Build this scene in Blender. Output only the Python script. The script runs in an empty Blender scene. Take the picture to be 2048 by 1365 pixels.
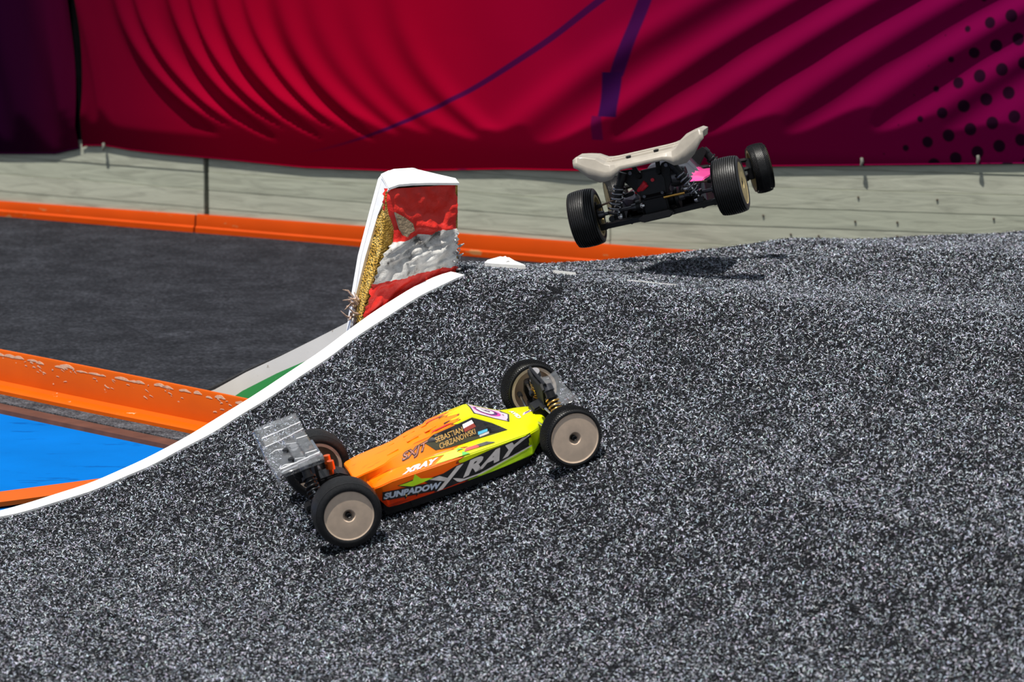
import bpy, bmesh, math, random
import numpy as np
from mathutils import Vector, Matrix
from mathutils import noise as mnoise
from mathutils.bvhtree import BVHTree

random.seed(7)
rng = np.random.default_rng(11)
scene = bpy.context.scene
col = scene.collection

# ------------------------------------------------------------------ camera
cam_d = bpy.data.cameras.new('camera')
cam = bpy.data.objects.new('camera', cam_d)
col.objects.link(cam)
cam.location = (0, 0, 1.06)
cam.rotation_euler = (math.radians(90 - 9.0), 0, 0)
cam_d.sensor_width = 36.0
cam_d.lens = 36.0 * 8503.0 / 2048.0
cam_d.clip_start = 0.1
cam_d.clip_end = 200
cam_d.dof.use_dof = True
cam_d.dof.focus_distance = 5.55
cam_d.dof.aperture_fstop = 13.0
scene.camera = cam

# ------------------------------------------------------------------ sky, sun, exposure
world = bpy.data.worlds.new('sky')
scene.world = world
world.use_nodes = True
wn = world.node_tree
bg = wn.nodes['Background']
bg.inputs['Color'].default_value = (0.80, 0.89, 1.0, 1)
bg.inputs['Strength'].default_value = 0.42

sun_d = bpy.data.lights.new('sun', 'SUN')
sun_d.energy = 5.6
sun_d.angle = math.radians(0.6)
sun_d.color = (1.0, 0.955, 0.88)
sun = bpy.data.objects.new('sun', sun_d)
col.objects.link(sun)
sun_dir = Vector((-0.20, -0.24, 0.94)).normalized()     # towards the sun: high, a little to the left and behind the photographer
sun.rotation_euler = sun_dir.to_track_quat('Z', 'Y').to_euler()
sun.location = sun_dir * 20

vs = scene.view_settings
vs.view_transform = 'Standard'
vs.look = 'None'
vs.exposure = 0.0
vs.gamma = 1.0
vs.use_curve_mapping = False
scene.cycles.use_denoising = True
scene.cycles.max_bounces = 8
scene.cycles.transparent_max_bounces = 12


# ------------------------------------------------------------------ materials
def mat(name, color, rough=0.5, metal=0.0, var=0.0, vscale=60.0, bump=0.0, bscale=200.0, coat=0.0,
        spec=0.5, trans=0.0, ior=1.45, stretch=None, alpha=1.0):
    m = bpy.data.materials.new(name)
    m.use_nodes = True
    nt = m.node_tree
    b = nt.nodes['Principled BSDF']
    b.inputs['Base Color'].default_value = (*color, 1)
    b.inputs['Roughness'].default_value = rough
    b.inputs['Metallic'].default_value = metal
    b.inputs['Specular IOR Level'].default_value = spec
    b.inputs['Coat Weight'].default_value = coat
    b.inputs['Coat Roughness'].default_value = 0.08
    b.inputs['Transmission Weight'].default_value = trans
    b.inputs['IOR'].default_value = ior
    b.inputs['Alpha'].default_value = alpha
    if var > 0 or bump > 0:
        tc = nt.nodes.new('ShaderNodeTexCoord')
        mp = nt.nodes.new('ShaderNodeMapping')
        nt.links.new(tc.outputs['Object'], mp.inputs['Vector'])
        if stretch:
            mp.inputs['Scale'].default_value = stretch
    if var > 0:
        n = nt.nodes.new('ShaderNodeTexNoise')
        n.inputs['Scale'].default_value = vscale
        n.inputs['Detail'].default_value = 6
        nt.links.new(mp.outputs['Vector'], n.inputs['Vector'])
        r = nt.nodes.new('ShaderNodeValToRGB')
        r.color_ramp.elements[0].position = 0.3
        r.color_ramp.elements[1].position = 0.7
        lo = [max(0, c * (1 - var)) for c in color]
        hi = [min(1, c * (1 + var)) for c in color]
        r.color_ramp.elements[0].color = (*lo, 1)
        r.color_ramp.elements[1].color = (*hi, 1)
        nt.links.new(n.outputs['Fac'], r.inputs['Fac'])
        nt.links.new(r.outputs['Color'], b.inputs['Base Color'])
    if bump > 0:
        n2 = nt.nodes.new('ShaderNodeTexNoise')
        n2.inputs['Scale'].default_value = bscale
        n2.inputs['Detail'].default_value = 4
        nt.links.new(mp.outputs['Vector'], n2.inputs['Vector'])
        bp = nt.nodes.new('ShaderNodeBump')
        bp.inputs['Strength'].default_value = bump
        bp.inputs['Distance'].default_value = 0.002
        nt.links.new(n2.outputs['Fac'], bp.inputs['Height'])
        nt.links.new(bp.outputs['Normal'], b.inputs['Normal'])
    return m


class N:
    """tiny node-graph helper"""
    def __init__(self, m):
        self.nt = m.node_tree
        self.b = self.nt.nodes['Principled BSDF']

    def new(self, t, **kw):
        n = self.nt.nodes.new(t)
        for k, v in kw.items():
            if k.startswith('i_'):
                n.inputs[k[2:].replace('_', ' ')].default_value = v
            else:
                setattr(n, k, v)
        return n

    def link(self, a, b):
        self.nt.links.new(a, b)

    def math(self, op, a, b=None, clamp=False):
        n = self.nt.nodes.new('ShaderNodeMath')
        n.operation = op
        n.use_clamp = clamp
        for i, v in enumerate((a, b)):
            if v is None:
                continue
            if isinstance(v, (int, float)):
                n.inputs[i].default_value = v
            else:
                self.nt.links.new(v, n.inputs[i])
        return n.outputs[0]

    def mix(self, fac, a, b):
        n = self.nt.nodes.new('ShaderNodeMix')
        n.data_type = 'RGBA'
        for i, v in ((0, fac), (6, a), (7, b)):
            if isinstance(v, (int, float)):
                n.inputs[i].default_value = v
            elif isinstance(v, tuple):
                n.inputs[i].default_value = (*v, 1)
            else:
                self.nt.links.new(v, n.inputs[i])
        return n.outputs[2]

    def ramp(self, fac, stops):
        r = self.nt.nodes.new('ShaderNodeValToRGB')
        e = r.color_ramp.elements
        while len(e) < len(stops):
            e.new(0.5)
        for k, (p, c) in enumerate(stops):
            e[k].position = p
            e[k].color = (*c, 1)
        self.nt.links.new(fac, r.inputs['Fac'])
        return r.outputs['Color']


# ------------------------------------------------------------------ mesh helpers
class MB:
    def __init__(self):
        self.v = []
        self.f = []
        self.mi = []

    def add(self, verts, faces, mi=0):
        o = len(self.v)
        self.v += [tuple(p) for p in verts]
        self.f += [tuple(i + o for i in f) for f in faces]
        self.mi += [mi] * len(faces)
        return self

    def box(self, c, s, rot=None, mi=0):
        hx, hy, hz = s[0] / 2, s[1] / 2, s[2] / 2
        vs_ = [Vector((x, y, z)) for x in (-hx, hx) for y in (-hy, hy) for z in (-hz, hz)]
        if rot is not None:
            vs_ = [rot @ p for p in vs_]
        vs_ = [p + Vector(c) for p in vs_]
        return self.add(vs_, [(0, 1, 3, 2), (4, 6, 7, 5), (0, 4, 5, 1), (2, 3, 7, 6), (0, 2, 6, 4), (1, 5, 7, 3)], mi)

    def bar(self, p0, p1, w, t, up=(0, 0, 1), mi=0):
        p0, p1 = Vector(p0), Vector(p1)
        d = (p1 - p0)
        L = d.length
        d.normalize()
        s = d.cross(Vector(up))
        if s.length < 1e-5:
            s = d.cross(Vector((0, 1, 0)))
        s.normalize()
        u = s.cross(d)
        R = Matrix((d, s, u)).transposed()
        return self.box((p0 + p1) / 2, (L, w, t), R, mi)

    def tube(self, pts, r, n=10, cap=True, mi=0):
        pts = [Vector(p) for p in pts]
        rs = r if isinstance(r, (list, tuple)) else [r] * len(pts)
        rings = []
        prev = None
        for i, p in enumerate(pts):
            t = (pts[min(i + 1, len(pts) - 1)] - pts[max(i - 1, 0)]).normalized()
            if prev is None:
                a = t.orthogonal().normalized()
            else:
                a = (prev - t * prev.dot(t))
                a = a.normalized() if a.length > 1e-6 else t.orthogonal().normalized()
            prev = a
            bb = t.cross(a)
            rings.append([p + (a * math.cos(2 * math.pi * k / n) + bb * math.sin(2 * math.pi * k / n)) * rs[i] for k in range(n)])
        vs_ = [q for ring in rings for q in ring]
        fs = []
        for i in range(len(rings) - 1):
            for k in range(n):
                k2 = (k + 1) % n
                fs.append((i * n + k, i * n + k2, (i + 1) * n + k2, (i + 1) * n + k))
        if cap:
            fs.append(tuple(range(n))[::-1])
            fs.append(tuple((len(rings) - 1) * n + k for k in range(n)))
        return self.add(vs_, fs, mi)

    def helix(self, p0, p1, R, r, turns, n=6, seg=14):
        p0, p1 = Vector(p0), Vector(p1)
        d = (p1 - p0).normalized()
        a = d.orthogonal().normalized()
        b = d.cross(a)
        pts = []
        tot = int(turns * seg)
        for i in range(tot + 1):
            f = i / tot
            th = 2 * math.pi * turns * f
            pts.append(p0.lerp(p1, f) + (a * math.cos(th) + b * math.sin(th)) * R)
        return self.tube(pts, r, n)

    def lathe(self, prof, seg=48, c=(0, 0, 0), mi=0):
        """profile of (y, r) turned around the local Y axis"""
        vs_, fs = [], []
        m = len(prof)
        for k in range(seg):
            th = 2 * math.pi * k / seg
            for (y, r) in prof:
                vs_.append((c[0] + r * math.cos(th), c[1] + y, c[2] + r * math.sin(th)))
        for k in range(seg):
            k2 = (k + 1) % seg
            for j in range(m - 1):
                fs.append((k * m + j, k * m + j + 1, k2 * m + j + 1, k2 * m + j))
        return self.add(vs_, fs, mi)

    def prism(self, poly, thick, frame=None, mi=0):
        """2-D polygon (u,v) extruded along w; frame maps (u,v,w) to space"""
        fr = frame or (lambda u, v, w: (u, v, w))
        n = len(poly)
        vs_ = [fr(u, v, 0) for u, v in poly] + [fr(u, v, thick) for u, v in poly]
        fs = [tuple(range(n))[::-1], tuple(range(n, 2 * n))]
        for i in range(n):
            j = (i + 1) % n
            fs.append((i, j, n + j, n + i))
        return self.add(vs_, fs, mi)

    def build(self, name, m, parent=None, smooth=None, bevel=0.0, recalc=True):
        me = bpy.data.meshes.new(name)
        me.from_pydata(self.v, [], self.f)
        ms = m if isinstance(m, (list, tuple)) else [m]
        for x in ms:
            me.materials.append(x)
        if len(ms) > 1:
            me.polygons.foreach_set('material_index', self.mi)
        if recalc:
            bm = bmesh.new()
            bm.from_mesh(me)
            bmesh.ops.remove_doubles(bm, verts=bm.verts, dist=1e-7)
            bmesh.ops.recalc_face_normals(bm, faces=bm.faces)
            if bevel > 0:
                ed = [e for e in bm.edges if len(e.link_faces) == 2 and e.calc_face_angle(0) > 0.5]
                bmesh.ops.bevel(bm, geom=ed, offset=bevel, segments=2, affect='EDGES', clamp_overlap=True)
            bm.to_mesh(me)
            bm.free()
        if smooth is not None:
            smooth_by_angle(me, smooth)
        o = bpy.data.objects.new(name, me)
        col.objects.link(o)
        if parent is not None:
            o.parent = parent
        return o


def smooth_by_angle(me, deg):
    me.polygons.foreach_set('use_smooth', [True] * len(me.polygons))
    bm = bmesh.new()
    bm.from_mesh(me)
    lim = math.radians(deg)
    for e in bm.edges:
        e.smooth = not (len(e.link_faces) == 2 and e.calc_face_angle(0) > lim)
    bm.to_mesh(me)
    bm.free()


def tag(o, label=None, cat=None, group=None, kind=None):
    if label:
        o['label'] = label
    if cat:
        o['category'] = cat
    if group:
        o['group'] = group
    if kind:
        o['kind'] = kind
    return o


def empty(name, loc=(0, 0, 0)):
    o = bpy.data.objects.new(name, None)
    o.location = loc
    o.empty_display_size = 0.05
    col.objects.link(o)
    return o


# ------------------------------------------------------------------ track geometry
S0 = np.array([-0.6462, 5.2655])            # where the white edge stripe leaves the flat
HV = np.array([0.79729, 0.60359])           # uphill along the stripe
CV = np.array([0.60359, -0.79729])          # across the ramp, towards the near right
PA = np.array([-9, -.45, -.25, -.08, 0, .066, .133, .216, .301, .364, .427, .491, .532, .589, .647, .70, .74])
PZ = np.array([0, 0, .0005, .0015, .004, .0128, .0238, .0449, .075, .1015, .1290, .1590, .1800, .2080, .2330, .2490, .2520])
TA = np.array([.74, .83, .95, 1.08, 1.18, 1.29, 1.36, 1.45, 1.55, 1.75, 2.0, 2.6])
TZ = np.array([.2520, .2430, .2310, .2175, .2130, .2115, .2120, .2135, .2160, .2015, .189, .18])


def smooth_interp(x, X, Z, w=0.012):
    r = 0
    for d in (-1.5, -.75, 0, .75, 1.5):
        r = r + np.interp(x + d * w, X, Z)
    return r / 5


AL = np.concatenate([PA, TA[1:]])
ZL = np.concatenate([PZ, TZ[1:]])


def dent_b(a):
    """centre line of the dent near the crest, its shade painted into the pile"""
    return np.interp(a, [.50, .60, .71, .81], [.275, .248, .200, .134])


def ground(a, b):
    """height of the jump at ramp coordinates (a uphill, b across)"""
    a = np.asarray(a, float)
    b = np.asarray(b, float)
    ac = 0.74 + 0.42 * np.clip(b, 0, 1.2)
    e = np.where(a < .45, a, np.where(a < ac, .45 + (a - .45) * (.74 - .45) / (ac - .45), a - (ac - .74)))
    z = smooth_interp(e, AL, ZL)
    z = z + .062 * np.minimum(b, 0) * np.clip((a - .74) * 8, 0, 1)
    # soft dent in the carpet running down from the crest
    z = z - .0050 * np.exp(-((b - dent_b(a)) / .026) ** 2) * np.exp(-((a - .70) / .10) ** 2)
    z = z + .0012 * np.sin(a * 23 + 1.3 * b * 9) * np.sin(b * 17 + a * 4) * np.clip((a - .3) * 3, 0, 1)
    return z


def WP(a, b, z=None, dz=0.0):
    p = S0 + HV * a + CV * b
    if z is None:
        z = float(ground(a, b))
    return Vector((p[0], p[1], z + dz))


def left_edge(a):
    """across-coordinate of the left border of the jump"""
    return np.interp(a, [.735, .745, .765, .95], [-.006, -.03, -.17, -.30])


# ------------------------------------------------------------------ carpet materials
def carpet_mat(name, dark, light, scale, bump):
    m = mat(name, dark, 0.95, spec=0.1)
    g = N(m)
    tc = g.new('ShaderNodeTexCoord')
    n1 = g.new('ShaderNodeTexNoise', i_Scale=scale, i_Detail=5.0, i_Roughness=0.75)
    n2 = g.new('ShaderNodeTexNoise', i_Scale=scale * .08, i_Detail=4.0)
    n3 = g.new('ShaderNodeTexNoise', i_Scale=scale * .35, i_Detail=3.0)
    for n in (n1, n2, n3):
        g.link(tc.outputs['Object'], n.inputs['Vector'])
    f = g.math('ADD', n1.outputs['Fac'], g.math('MULTIPLY', g.math('SUBTRACT', n2.outputs['Fac'], .5), .35))
    f = g.math('ADD', f, g.math('MULTIPLY', g.math('SUBTRACT', n3.outputs['Fac'], .5), .25))
    c = g.ramp(f, [(.36, dark), (.52, tuple((a + b) / 3 for a, b in zip(dark, light))), (.70, light)])
    g.link(c, g.b.inputs['Base Color'])
    bp = g.new('ShaderNodeBump', i_Strength=bump, i_Distance=.004)
    g.link(n1.outputs['Fac'], bp.inputs['Height'])
    g.link(bp.outputs['Normal'], g.b.inputs['Normal'])
    return m


M_CARPET = carpet_mat('charcoal_carpet', (.0025, .0028, .0036), (.030, .032, .040), 420, 0.9)
M_LANE = carpet_mat('worn_lane_carpet', (.009, .0105, .014), (.056, .061, .076), 150, 0.6)

m = mat('carpet_fibre', (.2, .2, .2), 0.8, spec=0.25)
g = N(m)
at_ = g.new('ShaderNodeAttribute', attribute_name='fibre')
g.link(at_.outputs['Color'], g.b.inputs['Base Color'])
g.b.inputs['Sheen Weight'].default_value = 0.0
M_FIBRE = m

M_WHITE = mat('white_paint', (.86, .86, .85), 0.6, var=.05, vscale=40, bump=.15, bscale=150)
M_TAPE = mat('white_tape', (.88, .88, .87), 0.55, var=.03, vscale=60, bump=.12, bscale=120)


def painted(name, base, worn, rough=.45, scale=26, thr=.66, stretch=(1, 1, 1)):
    m = mat(name, base, rough, spec=.05 if rough > .8 else .18)
    g = N(m)
    tc = g.new('ShaderNodeTexCoord')
    mp = g.new('ShaderNodeMapping')
    mp.inputs['Scale'].default_value = stretch
    g.link(tc.outputs['Object'], mp.inputs['Vector'])
    n = g.new('ShaderNodeTexNoise', i_Scale=scale, i_Detail=5.0, i_Roughness=.65)
    g.link(mp.outputs['Vector'], n.inputs['Vector'])
    n2 = g.new('ShaderNodeTexNoise', i_Scale=9.0, i_Detail=3.0)
    g.link(tc.outputs['Object'], n2.inputs['Vector'])
    base2 = g.mix(n2.outputs['Fac'], tuple(x * .8 for x in base), tuple(min(1, x * 1.15) for x in base))
    f = g.ramp(n.outputs['Fac'], [(thr, (0, 0, 0)), (thr + .025, (1, 1, 1))])
    c = g.mix(f, base2, worn)
    g.link(c, g.b.inputs['Base Color'])
    bp = g.new('ShaderNodeBump', i_Strength=.15, i_Distance=.002)
    g.link(n.outputs['Fac'], bp.inputs['Height'])
    g.link(bp.outputs['Normal'], g.b.inputs['Normal'])
    return m


M_ORANGE = painted('orange_plastic', (.62, .095, .0006), (.64, .40, .25), scale=34, thr=.665, stretch=(1.0, 1.0, 2.2))
M_ORANGE_FAR = painted('orange_kerb_paint', (.54, .058, .0005), (.40, .17, .06), scale=22, thr=.62, stretch=(.5, .5, 2))
M_BLUE = painted('blue_floor_paint', (.0005, .130, .47), (.0005, .085, .33), rough=1.0, scale=14, thr=.60, stretch=(.5, 2.2, 1))
M_BROWN = mat('brown_strip', (.085, .032, .020), .55, var=.3, vscale=30)

# ------------------------------------------------------------------ floor, lane carpet, blue infield
mb = MB()
mb.add([(-6, 2.0, -.012), (6, 2.0, -.012), (6, 14, -.012), (-6, 14, -.012)], [(0, 1, 2, 3)])
floor = mb.build('floor', mat('concrete_ground', (.30, .29, .27), .9, var=.2, vscale=3))
tag(floor, kind='structure')

# the far lane: flat dark carpet between orange rail and plank wall
mb = MB()
nx, ny = 60, 60
vs_, fs = [], []
for j in range(ny + 1):
    for i in range(nx + 1):
        x = -2.6 + 4.6 * i / nx
        y = 5.55 + 3.2 * j / ny
        vs_.append((x, y, -.0005 + .0015 * math.sin(x * 7 + y * 3) * math.sin(y * 5)))
for j in range(ny):
    for i in range(nx):
        k = j * (nx + 1) + i
        x, y = vs_[k][0], vs_[k][1]
        # only the part behind the rail
        if (x + .753) * -.73084 + (y - 6.164) * -.68255 < .075:
            fs.append((k, k + 1, k + nx + 2, k + nx + 1))
mb.add(vs_, fs)
lane = mb.build('lane_carpet', M_LANE, smooth=60)
tag(lane, kind='structure')

mb = MB()
mb.add([(-2.6, 3.2, -.002), (-.2, 3.2, -.002), (-.2, 7.4, -.002), (-2.6, 9.0, -.002)], [(0, 1, 2, 3)])
blue = mb.build('blue_floor', M_BLUE)
blue.location.z = -.001
tag(blue, kind='structure')

# ------------------------------------------------------------------ the jump: ramp and table top
nA, nB = 190, 130
As = np.linspace(-.62, 2.25, nA)
mb = MB()
grid = np.zeros((nA, nB), int)
for i, a in enumerate(As):
    b0 = float(left_edge(a))
    for j in range(nB):
        b = b0 + (1.75 - b0) * (j / (nB - 1)) ** 1.25
        p = WP(a, b)
        grid[i, j] = len(mb.v)
        mb.v.append(tuple(p))
for i in range(nA - 1):
    for j in range(nB - 1):
        mb.f.append((grid[i, j], grid[i, j + 1], grid[i + 1, j + 1], grid[i + 1, j]))
        mb.mi.append(0)
# side skirt down to the floor
prev = None
for i, a in enumerate(As):
    top = mb.v[grid[i, 0]]
    k = len(mb.v)
    mb.v.append((top[0], top[1], -.003))
    if prev is not None:
        mb.f.append((grid[i - 1, 0], grid[i, 0], k, prev))
        mb.mi.append(1)
    prev = k
M_SKIRT = mat('dark_plywood_edge', (.05, .04, .032), .8, var=.4, vscale=20)
ramp = mb.build('jump_ramp', [M_CARPET, M_SKIRT], smooth=50)
tag(ramp, 'grey carpeted jump ramp rising to a flat top under both cars', 'ramp')


# carpet pile: real short curled fibres standing on the jump
def make_pile(name, parent, count, sampler, lmin, lmax, wmin, wmax, lift, material, tint=1.0):
    a, b = sampler(count)
    n = len(a)
    px = S0[0] + HV[0] * a + CV[0] * b
    py = S0[1] + HV[1] * a + CV[1] * b
    pz = ground(a, b) - .0004
    eps = .004
    za = (ground(a + eps, b) - ground(a - eps, b)) / (2 * eps)
    zb = (ground(a, b + eps) - ground(a, b - eps)) / (2 * eps)
    nrm = np.stack([-(za * HV[0] + zb * CV[0]), -(za * HV[1] + zb * CV[1]), np.ones(n)], 1)
    nrm /= np.linalg.norm(nrm, axis=1)[:, None]
    th = rng.uniform(0, 2 * np.pi, n)
    t1 = np.stack([np.cos(th), np.sin(th), np.zeros(n)], 1)
    t1 -= nrm * (t1 * nrm).sum(1)[:, None]
    t1 /= np.linalg.norm(t1, axis=1)[:, None]
    t2 = np.cross(nrm, t1)
    L = rng.uniform(lmin, lmax, n)[:, None]
    Wd = rng.uniform(wmin, wmax, n)[:, None]
    el = np.clip(rng.normal(lift, .28, n), .05, 1.3)[:, None]
    curl = rng.normal(0, .9, n)[:, None]
    base = np.stack([px, py, pz], 1)
    d0 = t1 * np.cos(el) + nrm * np.sin(el)
    d1 = t1 * np.cos(curl) + t2 * np.sin(curl)
    d1 = d1 * np.cos(el * .35) + nrm * np.sin(el * .35)
    mid = base + d0 * L * .5
    tip = mid + d1 * L * .5
    # ribbon side vector half way between the surface normal and the in-plane side
    mixv = rng.uniform(-.9, .9, n)[:, None]
    sd = np.cross(d0, nrm)
    sd /= np.maximum(np.linalg.norm(sd, axis=1)[:, None], 1e-6)
    sd = sd * np.sqrt(1 - mixv ** 2) + nrm * mixv
    V = np.empty((n, 5, 3), np.float32)
    V[:, 0] = base - sd * Wd * .5
    V[:, 1] = base + sd * Wd * .5
    V[:, 2] = mid - sd * Wd * .5
    V[:, 3] = mid + sd * Wd * .5
    V[:, 4] = tip
    me = bpy.data.meshes.new(name)
    me.vertices.add(n * 5)
    me.vertices.foreach_set('co', V.ravel())
    pat = np.array([0, 1, 3, 0, 3, 2, 2, 3, 4])
    idx = (np.arange(n)[:, None] * 5 + pat[None]).ravel().astype(np.int32)
    me.loops.add(n * 9)
    me.loops.foreach_set('vertex_index', idx)
    me.polygons.add(n * 3)
    me.polygons.foreach_set('loop_start', np.arange(n * 3, dtype=np.int32) * 3)
    me.update(calc_edges=True)
    # fibre colours: a mottled blend of black, grey and pale yarn
    u = rng.random(n)
    clump = .5 + .5 * np.sin(px * 310 + 3 * np.sin(py * 170)) * np.sin(py * 290 + 2.3 * np.sin(px * 230))
    patch = .5 + .5 * np.sin(px * 41 + 2 * np.sin(py * 23)) * np.sin(py * 37 + 1.7)
    u = np.clip(u + .22 * (clump - .5) + .12 * (patch - .5), 0, 1)
    val = np.interp(u, [0, .26, .44, .62, .80, 1.0], [.005, .013, .056, .225, .52, .86]) * tint
    val = val * (1 - .55 * np.exp(-((b - dent_b(a)) / .022) ** 2) * np.exp(-((a - .715) / .085) ** 4))  # shade of the laid-over pile along the dent, painted into fibre colours
    tintc = np.stack([.90 + rng.normal(0, .07, n), .965 + rng.normal(0, .06, n), 1.13 + rng.normal(0, .07, n)], 1)
    rgb = np.clip(val[:, None] * tintc, 0, 1)
    colr = np.ones((n, 5, 4), np.float32)
    colr[:, :, :3] = rgb[:, None, :]
    ca = me.color_attributes.new('fibre', 'FLOAT_COLOR', 'POINT')
    ca.data.foreach_set('color', colr.ravel())
    me.materials.append(material)
    o = bpy.data.objects.new(name, me)
    col.objects.link(o)
    o.parent = parent
    o['kind'] = 'stuff'
    return o


FPX = 8503.0
ce, se = math.cos(math.radians(9)), math.sin(math.radians(9))


def in_view(a, b, mx, my):
    x = S0[0] + HV[0] * a + CV[0] * b
    y = S0[1] + HV[1] * a + CV[1] * b
    z = ground(a, b) - 1.06
    dep = y * ce - z * se
    u = FPX * x / dep
    v = FPX * (y * se + z * ce) / dep
    return (np.abs(u) < 1024 + mx) & (v > -682 - my)


def sampler_main(count):
    # denser where the photograph looks, thinner out to the sides
    aa, bb = [], []
    tot = 0
    while tot < count:
        a = rng.uniform(-.62, 2.1, 400000)
        b = rng.uniform(-.30, 1.6, 400000)
        keep = b > left_edge(a) + np.where(a < .70, .0285, .002)
        near = in_view(a, b, 60, 60)
        keep &= near | (in_view(a, b, 700, 250) & (rng.random(400000) < .40))
        # further off the fibres crowd together in the picture: fewer are needed
        keep &= rng.random(400000) < np.where(a > 1.0, .75, 1.0)
        aa.append(a[keep])
        bb.append(b[keep])
        tot += keep.sum()
    return np.concatenate(aa)[:count], np.concatenate(bb)[:count]


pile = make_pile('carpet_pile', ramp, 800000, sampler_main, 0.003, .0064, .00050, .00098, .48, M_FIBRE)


# white stripe along the ramp's left border, laid over the carpet
def strip_on_ramp(name, pts, m, parent, thick=.0022):
    """ribbon through (a, b_left, b_right) stations following the surface"""
    mb = MB()
    n = len(pts)
    vs_ = []
    for (a, b0, b1) in pts:
        for k in range(4):
            b = b0 + (b1 - b0) * k / 3
            vs_.append(WP(a, b, dz=thick))
        vs_.append(WP(a, b1, dz=-.004))
        vs_.append(WP(a, b0, dz=-.004))
    fs = []
    for i in range(n - 1):
        for k in range(6):
            k2 = (k + 1) % 6
            fs.append((i * 6 + k, i * 6 + k2, (i + 1) * 6 + k2, (i + 1) * 6 + k))
    fs.append(tuple(range(6)))
    fs.append(tuple((n - 1) * 6 + k for k in range(6))[::-1])
    mb.add(vs_, fs)
    return mb.build(name, m, parent, smooth=40)


st = []
for i in range(90):
    a = -.62 + (.712 + .62) * i / 89
    w = .0305 + .0015 * math.sin(a * 21) + .001 * math.sin(a * 67)
    st.append((a, -.007 + .0008 * math.sin(a * 53), -.007 + w))
strip_on_ramp('edge_stripe', st, M_TAPE, ramp, .0030)
# worn remains of a second stripe along the crest
def patch_on_ramp(name, poly, m, parent, dz0=-.002, dz1=.0065):
    mb = MB()
    n = len(poly)
    vs_ = [WP(a, b, dz=dz0) for a, b in poly] + [WP(a, b, dz=dz1 + max(0, a - .880) * .22) for a, b in poly]
    mb.add(vs_, [tuple(range(n))[::-1], tuple(range(n, 2 * n))] + [(i, (i + 1) % n, n + (i + 1) % n, n + i) for i in range(n)])
    return mb.build(name, m, parent)


patch_on_ramp('torn_stripe', [(.893, -.166), (.915, -.166), (.912, -.140), (.897, -.108), (.884, -.072), (.872, -.050), (.862, -.066), (.858, -.092), (.864, -.120), (.874, -.148)], M_TAPE, ramp)
strip_on_ramp('torn_stripe', [(.866 + .002 * i, .020 + .009 * i, .024 + .009 * i) for i in range(5)], M_TAPE, ramp, .005)
strip_on_ramp('torn_stripe', [(.868 + .008 * i, .180 + .016 * i, .1815 + .016 * i) for i in range(5)], M_TAPE, ramp, .0026)
# small flap of torn tape sticking up at the crest corner
mb = MB()
flap = [WP(.890, -.150, dz=.006), WP(.872, -.105, dz=.006), WP(.880, -.100, dz=.011), WP(.893, -.128, dz=.015), WP(.897, -.140, dz=.013)]
mb.add(flap + [p + Vector((.002, .002, .001)) for p in flap],
       [(0, 1, 2, 3, 4), (9, 8, 7, 6, 5)] + [(i, (i + 1) % 5, 5 + (i + 1) % 5, 5 + i) for i in range(5)])
mb.build('torn_tape_flap', M_TAPE, ramp)

# ------------------------------------------------------------------ plank wall behind the track
WA0 = np.array([-1.003, 8.268])
WB0 = np.array([.165, 7.545])
DA = np.array([.85028, -.52633])
NA = np.array([-.52633, -.85028])
DB = np.array([.966, -.259])
NB = np.array([-.259, -.966])


def wood_mat(name, base, seed):
    m = mat(name, base, .75)
    g = N(m)
    tc = g.new('ShaderNodeTexCoord')
    mp = g.new('ShaderNodeMapping')
    mp.inputs['Location'].default_value = (seed * 1.7, seed * .6, seed)
    mp.inputs['Scale'].default_value = (1.2, 1.2, 11)
    g.link(tc.outputs['Object'], mp.inputs['Vector'])
    w = g.new('ShaderNodeTexNoise', i_Scale=6.0, i_Detail=6.0, i_Roughness=.6, i_Distortion=1.4)
    g.link(mp.outputs['Vector'], w.inputs['Vector'])
    k = g.new('ShaderNodeTexNoise', i_Scale=4.5, i_Detail=3.0)
    g.link(tc.outputs['Object'], k.inputs['Vector'])
    c1 = g.ramp(w.outputs['Fac'], [(.28, tuple(x * .62 for x in base)), (.5, base), (.75, tuple(min(1, x * 1.22) for x in base))])
    c2 = g.mix(g.math('MULTIPLY', k.outputs['Fac'], .5), c1, (.42, .41, .32))
    g.link(c2, g.b.inputs['Base Color'])
    bp = g.new('ShaderNodeBump', i_Strength=.25, i_Distance=.003)
    g.link(w.outputs['Fac'], bp.inputs['Height'])
    g.link(bp.outputs['Normal'], g.b.inputs['Normal'])
    return m


WOODS = [wood_mat('grey_green_plank_%s' % n, c, k * 3.1) for k, (n, c) in enumerate(
    (('a', (.45, .475, .385)), ('b', (.475, .495, .405)), ('c', (.43, .46, .37))))]
M_DARKGAP = mat('dark_backing', (.010, .009, .010), .9, var=.2, vscale=9)

wall = MB()
for (O, D, Nn, s0, s1) in ((WA0, DA, NA, -.9, 1.40), (WB0, DB, NB, -.03, 1.6)):
    p = [O + D * s0 - Nn * .028, O + D * s1 - Nn * .028, O + D * s1 - Nn * .05, O + D * s0 - Nn * .05]
    wall.add([(q[0], q[1], 0) for q in p] + [(q[0], q[1], .19) for q in p],
             [(0, 1, 5, 4), (1, 2, 6, 5), (2, 3, 7, 6), (3, 0, 4, 7), (4, 5, 6, 7), (0, 3, 2, 1)])
wall_back = wall.build('wall_back', M_DARKGAP)
tag(wall_back, kind='structure')

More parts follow.
